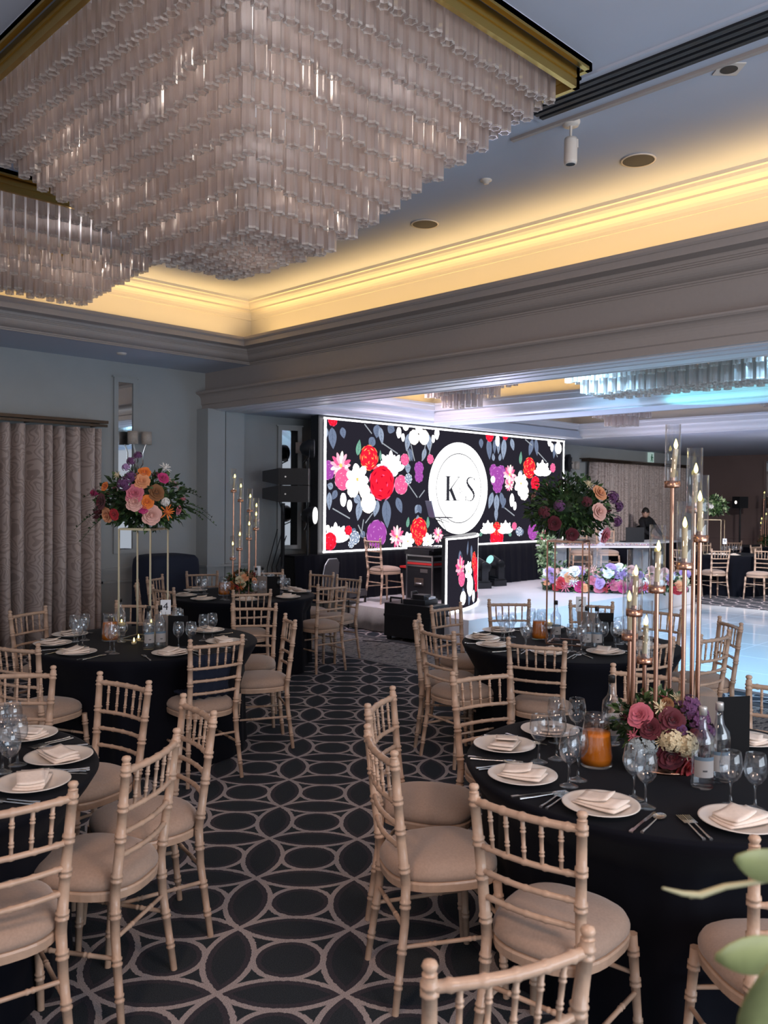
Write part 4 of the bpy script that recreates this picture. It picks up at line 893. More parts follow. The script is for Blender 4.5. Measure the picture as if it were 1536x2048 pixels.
chair((1409, 1269), (1455, 1261), 'T2', B_+'nearer one of two at dance floor edge')
chair((1447, 1234), (1478, 1246), 'T2', B_+'further one of two at dance floor edge', 'mix')
chair((1262, 1283), (1350, 1275), 'T2', B_+'behind the tall candle stand on near right side', 'perp')
chair((905, 1345), (1017, 1333), 'T3', B_+'on far left side of near right table, facing right')
chair((1229, 1328), (1364, 1342), 'T3', B_+'on far side of near right table, behind the flowers')
chair((734, 1408), (781, 1375), 'T3', B_+'further one of the two overlapping aisle chairs at right')
chair((733, 1452), (783, 1503), 'T3', B_+'nearer one of the two overlapping aisle chairs at right')
chair((945, 1572), (1163, 1628), 'T3', B_+'drawn back with round seat at front of near right table')
chair((1512, 1354), (1640, 1372), 'T3', B_+'on far right side of near right table, at photo edge')
chair((1524, 1668), (1745, 1668), 'T3', B_+'cut by right photo edge beside the green leaves')
chair((863, 1931), (1180, 1861), (1.0, 2.5), B_+'closest of all, its back rising from the bottom edge')
chair((1423, 1098), (1461, 1098), 'TF', B_+'with its back to us at the distant table nine')
chair((1520, 1098), (1540, 1099), (14.5, 7.2), B_+'far right, side on at the distant table nine')
chair((1342, 1096), (1372, 1095), (16.0, 7.0), B_+'left of the distant table nine, partly behind candle stand', 'table')
chair((1478, 1091), (1504, 1090), 'TF', B_+'on far side of the distant table nine')
chair((1402, 1088), (1430, 1088), 'TF', B_+'behind the distant gold flower stand legs')
chair((1456, 1082), (1482, 1082), 'TG', B_+'furthest away, facing the last candle table')
chair((731, 1077), (757, 1076), (10.5, 8.2), 'pale chiavari chair standing alone on the stage before the screen', 'table', .32)
# white chairs behind the clear table on stage
for (px, lab) in ((1160, 'pale chiavari chair on the left behind the clear stage table'), (1215, 'pale chiavari chair on the right behind the clear stage table')):
    q = at(px, 1152, .32); put(q.x, q.y, math.atan2(.707, -.707), lab, .32)

# grey banquet chair, covered stack, jacket
q = at(700, 1252, 0); e = empty('banquet_chair', (q.x+.0, q.y+.1, 0), -2.92, 'dark padded banquet chair with rounded grey back near the stage', 'chair')
b = MB(); b.box((-.22, -.21, .42), (.22, .22, .49)); b.box((-.21, -.20, .49), (.21, .21, .51)); b.obj('seat', darkg, e)
b = MB(); o_ = [(-.21, .50), (-.22, .70), (-.18, .84), (-.09, .92), (.09, .92), (.18, .84), (.22, .70), (.21, .50)]
vs = [(x, -.25, z) for x, z in o_]+[(x, -.21, z) for x, z in o_]; n = len(o_); b.add(vs, [tuple(range(n)), tuple(range(n, 2*n))[::-1]]+[(i, (i+1) % n, n+(i+1) % n, n+i) for i in range(n)]); b.obj('backrest', darkg, e)
b = MB(); b.tube([(x*1.03, -.23, z+.004) for x, z in o_], .012, 8); b.obj('back_frame', alum, e)
for (x, y) in ((-.21, -.23), (.21, -.23), (-.21, .2), (.21, .2)): b = MB(); b.tube([(x, y, 0), (x, y, .44)], .012, 8); b.obj('leg', blackm, e)
q = aty(325, 1150, 9.25); e = empty('covered_chair_stack', (q.x, 9.2, 0), 0, 'stack of chairs under a black cloth cover by left wall', 'covered chairs')
b = MB(); n = 32
prf = [(1.0, .02), (1.0, .5), (.99, .95), (.96, 1.03), (.86, 1.075), (.6, 1.09), (.2, 1.095)]
vs = []; fs = []
for s_, z in prf:
    for i in range(n):
        a = 2*PI*i/n; c_, t_ = math.cos(a), math.sin(a); vs.append((math.copysign(abs(c_)**.45, c_)*.36*s_, math.copysign(abs(t_)**.45, t_)*.30*s_-.03, z))
for i in range(len(prf)-1):
    for j in range(n): fs.append((i*n+j, i*n+(j+1) % n, (i+1)*n+(j+1) % n, (i+1)*n+j))
fs.append(tuple(range((len(prf)-1)*n, len(prf)*n))); b.add(vs, fs, 0, True); b.obj('cloth_cover', navy, e)

# ---------------------------------------------------------------- tables
TR = .775
def table(key, label, clabel, r=TR):
    c = TB[key]; e = empty('round_table', (c.x, c.y, 0), 0, label, 'table', 'round banquet tables')
    b = MB(); b.lathe([(.001, .735), (r-.02, .735), (r-.012, .742), (r-.012, .750), (.001, .752)], 48); b.obj('tabletop', darkg, e)
    for k in range(4):
        b = MB(); a = PI/4+k*PI/2; b.tube([(.42*math.cos(a), .42*math.sin(a), .012), (.42*math.cos(a), .42*math.sin(a), .735)], .016, 8); b.obj('leg', blackm, e)
    rd = random.Random(key); ph = [rd.uniform(0, 6) for _ in range(4)]
    near = []                       # chairs pushed up to this table press the hanging cloth inwards
    for (x, y, ca, cz) in SEATS:
        if cz == 0 and math.hypot(x-c.x, y-c.y) < r+.30:
            for (lx, ly) in ((-.21, .215), (.21, .215), (0, .225), (-.11, .22), (.11, .22)):
                X = x+lx*math.cos(ca)-ly*math.sin(ca)-c.x; Y = y+lx*math.sin(ca)+ly*math.cos(ca)-c.y; near.append((math.atan2(Y, X), math.hypot(X, Y)))
    def wv(a, z):
        lim = 1.0
        for (na, nr) in near:
            if nr < r+.03:
                da = abs((a-na+PI) % (2*PI)-PI); f = max(0.0, min(1.0, (.30-da)/.16)); f = f*f*(3-2*f)
                lim = min(lim, 1-f*(1-max({'T3': .74, 'T5': .84}.get(key, .88), (nr-.035)/(r+.01))))
        kz = max(0.0, min(1.0, (.74-z)/.17)); press = 1-kz*(1-lim)
        return press*wv0(a, z)
    def wv0(a, z):
        k = max(0, (.74-z)/.74); return 1+k*(.018*math.sin(11*a+ph[0])+.012*math.sin(17*a+ph[1])+.006*math.sin(29*a+ph[2]))
    b = MB(); b.lathe([(.001, .7585), (.3, .7585), (.6, .7585), (r-.015, .7585), (r-.002, .756), (r+.004, .745), (r+.006, .70), (r+.006, .64), (r+.006, .57), (r+.008, .3), (r+.012, .1), (r+.016, .006)], 120, wave=wv)
    o = b.obj('tablecloth', cloth, None, (c.x, c.y, 0)); tag(o, clabel, 'tablecloth', 'black floor length tablecloths')
table('T3', 'round banquet table under black cloth at near right', 'black tablecloth on the near right table with rose gold candle stand')
table('T2', 'round banquet table under black cloth beside the dance floor', 'black tablecloth on middle right table with number two card')
table('T5', 'round banquet table under black cloth at near left photo edge', 'black tablecloth on near left table cut by photo edge')
table('T4', 'round banquet table under black cloth below left flower stand', 'black tablecloth on left table with number four card')
table('T1', 'round banquet table under black cloth at far left', 'black tablecloth on far left table with number one card')
table('TF', 'distant round banquet table under black cloth at far right', 'black tablecloth on distant table below the small flower stand')
table('TG', 'furthest round banquet table near the reddish wall', 'black tablecloth on furthest table near the reddish wall')
ZT = .7588

# ---------------------------------------------------------------- tableware meshes
def plate_me():
    b = MB(); b.lathe([(.001, .004), (.07, .004), (.078, .008), (.125, .022), (.128, .023), (.127, .0255), (.120, .024), (.080, .012), (.070, .008), (.001, .008)], 40)
    return b.data('dinner_plate', white)
def napkin_me(seed):
    rd = random.Random(seed); b = MB()
    def sheet(w_, d, z, a, cx, cy, lift):
        n = 6; vs = []
        for i in range(n+1):
            for j in range(n+1):
                x = (i/n-.5)*w_; y = (j/n-.5)*d; zz = z+lift*(i/n)**2+.003*math.sin(5*x/w_+seed)*math.cos(4*y/d)
                c_, s_ = math.cos(a), math.sin(a); vs.append((cx+c_*x-s_*y, cy+s_*x+c_*y, zz))
        top = vs; bot = [(x, y, z_-.006) for x, y, z_ in vs]; m = n+1; fs = []
        for i in range(n):
            for j in range(n): fs.append((i*m+j, (i+1)*m+j, (i+1)*m+j+1, i*m+j+1)); fs.append(tuple(m*m+q for q in (i*m+j, i*m+j+1, (i+1)*m+j+1, (i+1)*m+j)))
        edge = [i*m for i in range(m)]+[n*m+j for j in range(1, m)]+[i*m+n for i in range(n-1, -1, -1)]+[j for j in range(n-1, 0, -1)]
        for k in range(len(edge)): p, q = edge[k], edge[(k+1) % len(edge)]; fs.append((p, m*m+p, m*m+q, q))
        b.add(top+bot, fs, 0, True)
    sheet(.16, .10, .022, 0, 0, 0, .004); sheet(.15, .095, .030, .10, .004, .002, .010); sheet(.10, .09, .040, rd.uniform(.2, .6), -.02, .004, .014)
    return b.data('napkin', napk)
def glass_me():
    b = MB(); o = [(.001, .0), (.034, .0), (.034, .002), (.020, .006), (.006, .014), (.0042, .04), (.0042, .072), (.008, .082), (.022, .092), (.034, .110), (.0385, .132), (.037, .155), (.0315, .186), (.0305, .187), (.0300, .186), (.0355, .155), (.037, .132), (.0325, .111), (.021, .095), (.008, .087), (.001, .086)]
    b.lathe(o, 24); return b.data('wine_glass', glass)
def knife_me():
    b = MB(); b.box((-.004, -.11, 0), (.005, .0, .004)); b.add([(-.006, 0, 0), (.006, 0, 0), (.008, .07, 0), (.003, .105, 0), (-.005, .10, 0), (-.006, 0, .002), (.006, 0, .002), (.008, .07, .0015), (.003, .105, .001), (-.005, .10, .0015)], [(0, 4, 3, 2, 1), (5, 6, 7, 8, 9), (0, 1, 6, 5), (1, 2, 7, 6), (2, 3, 8, 7), (3, 4, 9, 8), (4, 0, 5, 9)])
    b.box((-.006, -.115, 0), (.007, -.085, .005)); return b.data('table_knife', silver)
def fork_me():
    b = MB(); b.tube([(0, -.10, .003), (0, -.06, .003), (0, .02, .007)], [.006, .004, .003], 8); b.box((-.011, .02, .004), (.011, .045, .007))
    for k in range(4): x = -.0095+k*.0063; b.box((x-.0014, .045, .004), (x+.0014, .09, .0065))
    return b.data('table_fork', silver)
def spoon_me():
    b = MB(); b.tube([(0, -.10, .003), (0, -.05, .003), (0, .03, .006)], [.006, .004, .003], 8)
    n = 16; vs = []; 
    for (s_, z) in ((1, .008), (.75, .004), (.3, .002)): vs += [(.02*s_*math.cos(2*PI*i/n), .06+.031*s_*math.sin(2*PI*i/n), z) for i in range(n)]
    fs = [(k*n+i, k*n+(i+1) % n, (k+1)*n+(i+1) % n, (k+1)*n+i) for k in range(2) for i in range(n)]+[tuple(range(2*n, 3*n))]
    b.add(vs, fs, 0, True); b.add([(x, y, z-.0015) for x, y, z in vs], [tuple(reversed(f)) for f in fs], 0, True); return b.data('dessert_spoon', silver)
PL, GLS, KN_, FK, SP = plate_me(), glass_me(), knife_me(), fork_me(), spoon_me(); NP = [napkin_me(i) for i in range(4)]
def thing_me(name, me, loc, rz, label, cat, group): 
    return tag(link_me(name, me, None, loc, (0, 0, rz)), label, cat, group)
TN = dict(T3='near right table', T2='middle right table', T5='near left table', T4='left flower stand table', T1='far left candle table', TF='distant table nine', TG='furthest table')
def setting(key, px, py, place, glasses=True, cut=2, gl=None):
    """one place setting; plate centre seen at px,py"""
    c = TB[key]; q = at(px, py, ZT+.02); v = q-c; v.z = 0; r = min(v.length, TR-.145); out = v.normalized(); q = c+out*r; q.z = ZT
    a = math.atan2(out.x, -out.y)   # local -y towards the sitter
    X = Vector((math.cos(a), math.sin(a), 0)); Y = Vector((-math.sin(a), math.cos(a), 0)); W = place+' of '+TN[key]
    thing_me('dinner_plate', PL, q, 0, 'white dinner plate '+W, 'plate', 'plates laid on the tables')
    thing_me('napkin', NP[int(px+py) % 4], q, a+random.uniform(-.5, .5)+.3, 'folded blush linen napkin on plate '+W, 'napkin', 'napkins folded on the plates')
    if cut:
        for (dx, me, nm, lab, gp_) in ((-.165, FK, 'table_fork', 'outer silver fork', 0), (-.143, FK, 'table_fork', 'inner silver fork', 1), (.150, KN_, 'table_knife', 'silver knife', 0), (.180, SP, 'dessert_spoon', 'silver spoon', 0)):
            if cut == 1 and gp_: continue
            p = q+X*dx+Y*(-.01); rr = (p-c); rr.z = 0
            p.z = ZT+.0005
            thing_me(nm, me, p, a, lab+' beside plate '+W, nm.split('_')[1], 'cutlery laid beside the plates')
    if glasses:
        pts = [at(*g, ZT) for g in gl] if gl else [q+X*.10+Y*.19, q+X*.175+Y*.155]
        for k, p in enumerate(pts):
            p.z = ZT; thing_me('wine_glass', GLS, p, 0, ('left' if k == 0 else 'right')+' glass behind plate '+W, 'glass', 'stemmed glasses on the tables')
for a in (('T3', 1001, 1488, 'at left edge', 1, 2, [(1078, 1524), (1113, 1518)]), ('T3', 1030, 1551, 'nearest aisle chairs', 1, 2, [(1138, 1572), (1156, 1560)]), ('T3', 1186, 1619, 'before the drawn back chair', 1, 2, [(1268, 1598), (1291, 1614)]), ('T3', 1490, 1647, 'at front right', 1, 2, [(1461, 1612), (1510, 1618)]), ('T3', 1100, 1459, 'at far left', 1, 1, [(1112, 1484), (1153, 1484)]), ('T3', 1492, 1478, 'at far right, by menu', 0, 0), ('T3', 1263, 1440, 'behind the flowers', 0, 0)): setting(*a)
for a in (('T2', 981, 1258, 'at far left'), ('T2', 956, 1275, 'at left edge'), ('T2', 988, 1289, 'at near left'), ('T2', 1099, 1303, 'before the back-turned chair'), ('T2', 1211, 1303, 'at near right'), ('T2', 1290, 1291, 'behind the candle glass'), ('T2', 1230, 1254, 'under the menu'), ('T2', 1310, 1262, 'at right edge'), ('T2', 1090, 1250, 'at far middle')): setting(*a, 1, 1)
for a in (('T4', 130, 1308, 'at near left'), ('T4', 85, 1287, 'at left edge'), ('T4', 140, 1268, 'at far left'), ('T4', 345, 1306, 'before number four card'), ('T4', 415, 1260, 'at far right'), ('T4', 448, 1282, 'by the jacket chair'), ('T4', 235, 1322, 'at front middle')): 
    if a[1] == 235: continue
    setting(*a, 1, 1)
for a in (('T1', 369, 1190, 'at left edge'), ('T1', 402, 1198, 'at near left'), ('T1', 391, 1180, 'at far left'), ('T1', 584, 1194, 'at near right'), ('T1', 610, 1182, 'at right edge'), ('T1', 590, 1177, 'at far right'), ('T1', 493, 1199, 'at front middle')): setting(*a, 1, 0)
for a in (('T5', 124, 1511, 'at right edge'), ('T5', 66, 1563, 'at near right'), ('T5', 52, 1468, 'at far right')): setting(*a, 1, 2, [(20, 1560), (35, 1530)] if a[1] == 66 else ([(25, 1496), (0, 1500)] if a[1] == 52 else [(5, 1545), (-20, 1530)]))
for a in (('TF', 1400, 1112, 'at left edge'), ('TF', 1480, 1113, 'at near right'), ('TF', 1440, 1116, 'at near middle')): setting(*a, 1, 0)

# ---------------------------------------------------------------- bottles, jugs, vases, cards
def bottle_me():
    b = MB(); b.lathe([(.001, .0), (.036, .0), (.039, .006), (.039, .16), (.036, .185), (.018, .21), (.0135, .235), (.0125, .265), (.0105, .265), (.0115, .235), (.016, .208), (.033, .183), (.036, .16), (.036, .012), (.001, .010)], 24); return b.data('bottle_glass', glass)
BG = bottle_me()
b = MB(); b.lathe([(.001, .292), (.0135, .292), (.0145, .288), (.0145, .262), (.012, .262)], 16); CAPB = b.data('cap', mat('bottle_cap_black', (.02, .02, .02), .4)); CAPW = CAPB.copy(); CAPW.materials[0] = mat('bottle_cap_steel', (.6, .58, .56), .35, metal=.5)
b = MB(); n = 10
vs = [(.0396*math.cos(-1.0+i*.2), .0396*math.sin(-1.0+i*.2), z) for z in (.045, .110) for i in range(n+1)]
b.add(vs, [(i, i+1, n+2+i, n+1+i) for i in range(n)], 0, True); vs = [(.0398*math.cos(-1.0+i*.2), .0398*math.sin(-1.0+i*.2), z) for z in (.105, .118) for i in range(n+1)]; b.add(vs, [(i, i+1, n+2+i, n+1+i) for i in range(n)], 1, True)
vs = [(.0399*math.cos(-.2+i*.08), .0399*math.sin(-.2+i*.08), z) for z in (.066, .072) for i in range(6)]; b.add(vs, [(i, i+1, 7+i, 6+i) for i in range(5)], 2, True)
LBL = b.data('bottle_label', [mat('label_paper', (.36, .34, .33), .7), mat('label_blue', (.12, .18, .24), .6), darkg])
b = MB(); b.lathe([(.001, .012), (.0355, .012), (.0355, .14), (.001, .14)], 24); WAT = b.data('water', glass)
def bottle(p, label, steel=False, rz=0):
    e = empty('water_bottle', p, rz, label, 'bottle', 'glass water bottles'); link_me('bottle_glass', BG, e); link_me('cap', CAPW if steel else CAPB, e); link_me('bottle_label', LBL, e); return e
face = lambda p: math.atan2(-p.y, -p.x)
for (px, py, lab, st) in ((1404, 1574, 'left water bottle with pale label on near right table', True), (1437, 1562, 'right water bottle beside menu on near right table', True), (1222, 1488, 'black capped water bottle behind the juice jug', False), (1111, 1280, 'water bottle behind juice jug on middle right table', False), (1173, 1296, 'left of the front bottle pair on middle right table', False), (1193, 1297, 'right of the front bottle pair on middle right table', False), (240, 1275, 'water bottle behind juice jug on left flower stand table', False), (297, 1298, 'left of the bottle pair below number four card', False), (320, 1296, 'right of the bottle pair below number four card', False), (512, 1190, 'left bottle of pair on far left candle table', False), (525, 1188, 'right bottle of pair on far left candle table', False)):
    p = at(px, py, ZT); bottle(p, lab, st, face(p)+.25)
def jug(p, label, rz=0, full=.115):
    e = empty('juice_jug', p, rz, label, 'jug', 'glass jugs of orange juice'); e.scale = (1.12, 1.12, 1.15)
    b = MB(); b.lathe([(.001, 0), (.052, 0), (.056, .005), (.056, .03), (.050, .10), (.043, .15), (.047, .172), (.0455, .172), (.0415, .15), (.048, .10), (.0535, .03), (.053, .008), (.001, .008)], 28); b.obj('glass_body', glass, e)
    b = MB(); b.tube([(-.045, 0, .155), (-.07, 0, .16), (-.088, 0, .14), (-.085, 0, .10), (-.068, 0, .07), (-.052, 0, .06)], .006, 8); b.obj('handle', glass, e)
    b = MB(); b.lathe([(.001, .009), (.0525, .009), (.053, .03), (.0478, .10), (.0465, full), (.001, full)], 28); b.obj('orange_juice', juice, e)
p = at(1192, 1530, ZT); jug(p, 'glass jug of orange juice on the near right table', 2.6)
p = at(1080, 1278, ZT); jug(p, 'glass jug of orange juice on the middle right table', 2.6)
p = at(221, 1281, ZT); jug(p, 'glass jug of orange juice on left flower stand table', 2.6)
p = at(448, 1190, ZT); jug(p, 'glass jug of orange juice on far left candle table', 2.6)
def vase(p, label, fl=True):
    e = empty('bubble_vase', p, 0, label, 'vase', 'small clear bubble vases')
    b = MB(); b.lathe([(.001, 0), (.03, 0), (.034, .004), (.012, .02), (.010, .05), (.03, .065), (.045, .09), (.045, .11), (.032, .14), (.030, .14), (.043, .11), (.043, .09), (.028, .068), (.001, .056)], 22); b.obj('glass_bowl', glass, e)
    c_ = empty('floating_candle', p+Vector((0, 0, .125)), 0, 'cream floating candle lit in '+label, 'candle', 'cream floating candles')
    b = MB(); b.lathe([(.001, -.012), (.018, -.010), (.026, .004), (.024, .014), (.001, .016)], 16); b.obj('wax', candle, c_)
    b = MB(); b.lathe([(.001, .016), (.005, .02), (.005, .028), (.001, .036)], 8); b.obj('flame', flame, c_)
for (px, py, lab) in ((243, 1284, 'the bubble vase beside juice jug, left table'), (302, 1284, 'the bubble vase beside number four card'), (1098, 1283, 'the bubble vase beside juice jug, middle right table'), (1172, 1275, 'the bubble vase behind the number two card')): vase(at(px, py, ZT), lab)
for (px, py, lab) in ((268, 1288, 'left tealight glowing inside the gold stand base'), (277, 1281, 'right tealight glowing inside the gold stand base')):
    e = empty('tealight', at(px, py, ZT), 0, lab, 'candle', 'tealights in the gold stand base'); b = MB(); b.lathe([(.001, 0), (.018, 0), (.019, .015), (.001, .015)], 14); b.obj('wax', candle, e); b = MB(); b.lathe([(.001, .015), (.006, .022), (.005, .032), (.001, .045)], 8); b.obj('flame', flame, e)
def text_me(s, size):
    cu = bpy.data.curves.new('digit', 'FONT'); cu.body = s; cu.size = size; cu.align_x = 'CENTER'; cu.align_y = 'CENTER'; cu.extrude = .0006
    o = bpy.data.objects.new('digit', cu); me = bpy.data.meshes.new_from_object(o); bpy.data.objects.remove(o); me.materials.clear(); me.materials.append(ink); me.name = 'digit'; return me
def card(p, s, label, top=.16):
    rz = math.atan2(p.y, p.x)-PI/2
    e = empty('table_number', p, rz, label, 'table number', 'numbered table cards')
    b = MB(); b.lathe([(.001, 0), (.03, 0), (.03, .006), (.001, .006)], 16); b.obj('base', silver, e); b = MB(); b.tube([(0, 0, .006), (0, 0, top+.02)], .002, 6); b.obj('stem', silver, e)
    b = MB(); b.box((-.036, -.001, top), (.036, .001, top+.105)); c_ = b.obj('number_card', paper, e)
    link_me('digit', text_me(s, .075), c_, (0, -.0022, top+.056), (PI/2, 0, 0))
card(at(331, 1282, ZT), '4', 'white card printed 4 on the left flower stand table', .19)
card(at(514, 1189, ZT), '1', 'white card printed 1 on the far left candle table', .20)
card(at(1161, 1290, ZT), '2', 'white card printed 2 on the middle right table', .24)
card(at(1449, 1111, ZT), '9', 'white card printed 9 on the distant far right table', .22)
def menu(p, label, a, h=.21, w_=.135):
    e = empty('menu_holder', p, a, label, 'menu', 'black menu boards on the tables')
    b = MB(); b.box((0, -.0015, 0), (w_, .0015, h)); b.obj('dark_panel', mat('menu_black', (.010, .010, .011), .8, spec=.15), e)
    b = MB(); M4 = Matrix.Rotation(2.5, 4, 'Z'); b.box((0, -.0015, 0), (w_, .0015, h), 0, M4); b.obj('rear_panel', mat('menu_back', (.30, .25, .22), .6), e)
p = at(1432, 1530, ZT); menu(at(1434, 1510, ZT), 'tall black folded menu on the near right table', -.55, .235, .15)
menu(at(336, 1292, ZT), 'black folded menu on left flower stand table', -.75)
menu(at(534, 1193, ZT), 'black folded menu on the far left candle table', -.75)
menu(at(1190, 1283, ZT), 'black folded menu behind bottles on middle right table', -.75)

# ---------------------------------------------------------------- candelabra
def candelabra(c, a0, label, tall_label):
    e = empty('candle_stand', (c.x, c.y, ZT), 0, label, 'candle stand', 'eight armed rose gold candle stands')
    b = MB(); b.lathe([(.001, 0), (.145, 0), (.145, .010), (.001, .012)], 40); b.obj('base', rose_g, e)
    Rv = Vector((math.sqrt(.5), -math.sqrt(.5), 0)); Fv = Vector((math.sqrt(.5), math.sqrt(.5), 0))
    tops = [2.10, 2.0, 1.89, 1.79, 1.70, 1.60, 1.49, 1.385]
    for k in range(8):
        a = math.radians(a0-45*k); p = Rv*(.13*math.cos(a))+Fv*(.13*math.sin(a)); zt = tops[k]-ZT; zc = zt-.245
        b = MB(); b.tube([p+Vector((0, 0, .012)), p+Vector((0, 0, zc))], .0085, 10); b.obj('pole', rose_g, e)
        b = MB(); b.lathe([(.001, -.012), (.030, -.012), (.032, -.008), (.032, .016), (.0305, .016), (.0305, -.002), (.001, -.002)], 20, c=p+Vector((0, 0, zc))); b.tube([p+Vector((0, 0, zc)), p+Vector((0, 0, zc+.03))], .0115, 12); b.obj('candle_cup', rose_g, e)
        b = MB(); b.lathe([(.0300, 0), (.0300, .245), (.0285, .245), (.0285, 0), (.0300, 0)], 24, c=p+Vector((0, 0, zc))); b.obj('glass_sleeve', glass, e)
        t = p+Vector((c.x, c.y, ZT+zc+.03)); lean = Vector((random.uniform(-.008, .008), random.uniform(-.008, .008), 0)) if k else Rv*.012
        ce = empty('taper_candle', t, 0, 'ivory taper candle number-free in sleeve', 'candle', 'ivory candles of the '+tall_label)
        ce['label'] = 'ivory taper candle in the %s sleeve of %s' % (('tallest', 'second tallest', 'third tallest', 'fourth tallest', 'fifth tallest', 'third lowest', 'second lowest', 'lowest')[k], tall_label)
        b = MB(); b.tube([(0, 0, 0), lean+Vector((0, 0, .115))], .0105, 12); b.obj('wax', candle, ce)
        b = MB(); b.lathe([(.001, .115), (.006, .120), (.0085, .130), (.006, .142), (.001, .156)], 10, c=lean); b.obj('flame', flame, ce)
candelabra(fr(3.28, 1.10), 60, 'tall rose gold stand of eight glass sleeves at near right', 'near right candle stand')
candelabra(fr(8.95, -1.48), 165, 'tall rose gold stand of eight glass sleeves at far left', 'far left candle stand')
candelabra(fr(19.6, 8.95), 100, 'tiny distant rose gold candle stand at right photo edge', 'distant candle stand')

# ---------------------------------------------------------------- flowers
def rose_mesh(name, col, seed, layers=5, spiky=False):
    rd = random.Random(seed); b = MB(); ga = 2.399; tot = 0
    for L in range(layers):
        f = (L+1)/layers; n = (3, 4, 5, 6, 7)[L]; H = .50+.46*f if not spiky else .5+.55*f; opn = .10+1.25*f**1.5
        for i in range(n):
            a = tot*ga+rd.uniform(-.15, .15); tot += 1; half = (1.0 if not spiky else .24+.10*(1-f)); NU, NV = 5, 5; pts = []
            hh = H*rd.uniform(.92, 1.05)
            for u in range(NU+1):
                s_ = (u/NU-.5)*2
                for v in range(NV+1):
                    t = v/NV; wd = half*(.35+.65*math.sin(PI*min(1, .12+.62*t)))*(1 if not spiky else (1-.5*t))
                    tt = t*(1-.16*s_*s_*t)                                   # rounded tip
                    ang = opn*tt; rr = .07+hh*(math.sin(ang*.5)*tt)*1.25+.10*f*tt; zz = hh*tt*math.cos(ang*.62)
                    if t > .8: rr += .05*f; zz -= .05*f                       # lip curls over
                    rr -= .05*s_*s_*f; aa = a+s_*wd
                    pts.append((rr*math.cos(aa), rr*math.sin(aa), zz-.0-.62*f))
            m = NV+1; b.add(pts, [(x*m+y, (x+1)*m+y, (x+1)*m+y+1, x*m+y+1) for x in range(NU) for y in range(NV)], 0, True)
    b.lathe([(.001, .30), (.12, .28), (.2, .0), (.3, -.3), (.001, -.36)], 10, 0)
    return b.data(name, PET[col])
def hydrangea_mesh(col, seed):
    rd = random.Random(seed); b = MB()
    for i in range(70):
        z = rd.uniform(-.2, 1); a = rd.uniform(0, 2*PI); r = math.sqrt(max(0, 1-z*z)); c_ = Vector((r*math.cos(a), r*math.sin(a), z))*.8; nrm = c_.normalized(); t = nrm.orthogonal().normalized(); u = nrm.cross(t); ph = rd.uniform(0, 6)
        for k in range(4):
            aa = ph+k*PI/2; d = t*math.cos(aa)+u*math.sin(aa); e_ = nrm.cross(d)
            b.add([c_, c_+d*.12+e_*.10+nrm*.04, c_+d*.22+nrm*.02, c_+d*.12-e_*.10+nrm*.04], [(0, 1, 2, 3)])
    b.lathe([(.001, .7), (.4, .55), (.6, .1), (.4, -.2), (.001, -.3)], 10); return b.data('hydrangea', PET[col])
FLM = {}
def bloom(kind, col):
    k = kind+col
    if k not in FLM:
        FLM[k] = rose_mesh('rose', col, len(FLM), 5) if kind == 'rose' else rose_mesh('dahlia', col, len(FLM), 5, True) if kind == 'dahlia' else hydrangea_mesh(col, len(FLM))
    return FLM[k]
def leaf_verts(b, p, d, L, w_, mi, rd):
    d = d.normalized(); s = d.cross(Vector((rd.uniform(-1, 1), rd.uniform(-1, 1), rd.uniform(-.3, 1)))); s = s.normalized() if s.length > 1e-3 else d.orthogonal().normalized(); up = s.cross(d)
    m1 = p+d*L*.45; tip = p+d*L-up*L*.18
    b.add([p, m1+s*w_+up*w_*.25, m1-up*w_*.1, m1-s*w_+up*w_*.25, tip], [(0, 2, 1), (1, 2, 4), (0, 3, 2), (2, 3, 4)], mi)
def foliage(name, parent, n, rx, rz, zc, mats_, seed, L=(.04, .08), sprigs=8, hole=.45, sprL=.25, flat=0.0):
    rd = random.Random(seed); b = MB()
    for i in range(n):
        z = rd.uniform(-1, 1); a = rd.uniform(0, 2*PI); r = math.sqrt(1-z*z); k = rd.uniform(hole, 1.0); v = Vector((r*math.cos(a)*rx*k, r*math.sin(a)*rx*k, zc+z*rz*k*(1 if z > 0 else .7)))
        d = Vector((r*math.cos(a), r*math.sin(a), z+rd.uniform(-.6, .4)))+Vector((rd.uniform(-.6, .6), rd.uniform(-.6, .6), 0)); leaf_verts(b, v, d, rd.uniform(*L), rd.uniform(*L)*.28, rd.randrange(len(mats_)), rd)
    for i in range(sprigs):
        a = rd.uniform(0, 2*PI); el = rd.uniform(-.35, .9); d = Vector((math.cos(a)*math.cos(el), math.sin(a)*math.cos(el), math.sin(el))); p0 = Vector((0, 0, zc))+Vector((d.x*rx, d.y*rx, d.z*rz))*.8; ln = sprL*rd.uniform(.6, 1.2)
        pts = [p0+d*ln*t-Vector((0, 0, .5*ln*t*t)) for t in (0, .33, .66, 1)]; b.tube(pts, [.004, .003, .002, .001], 5, 0)
        for j in range(12):
            t = (j+1)/12; q = p0+d*ln*t-Vector((0, 0, .5*ln*t*t)); sd = d.cross(Vector((0, 0, 1))).normalized()*(1 if j % 2 else -1)+d*.5+Vector((0, 0, rd.uniform(-.3, .3))); leaf_verts(b, q, sd, L[0]*1.0*(1.2-.6*t), L[0]*.28, rd.randrange(len(mats_)), rd)
    # dark moss heart that carries the stems
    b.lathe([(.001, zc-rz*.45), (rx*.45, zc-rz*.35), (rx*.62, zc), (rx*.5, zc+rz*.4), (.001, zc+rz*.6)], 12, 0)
    return b.obj(name, mats_, parent)
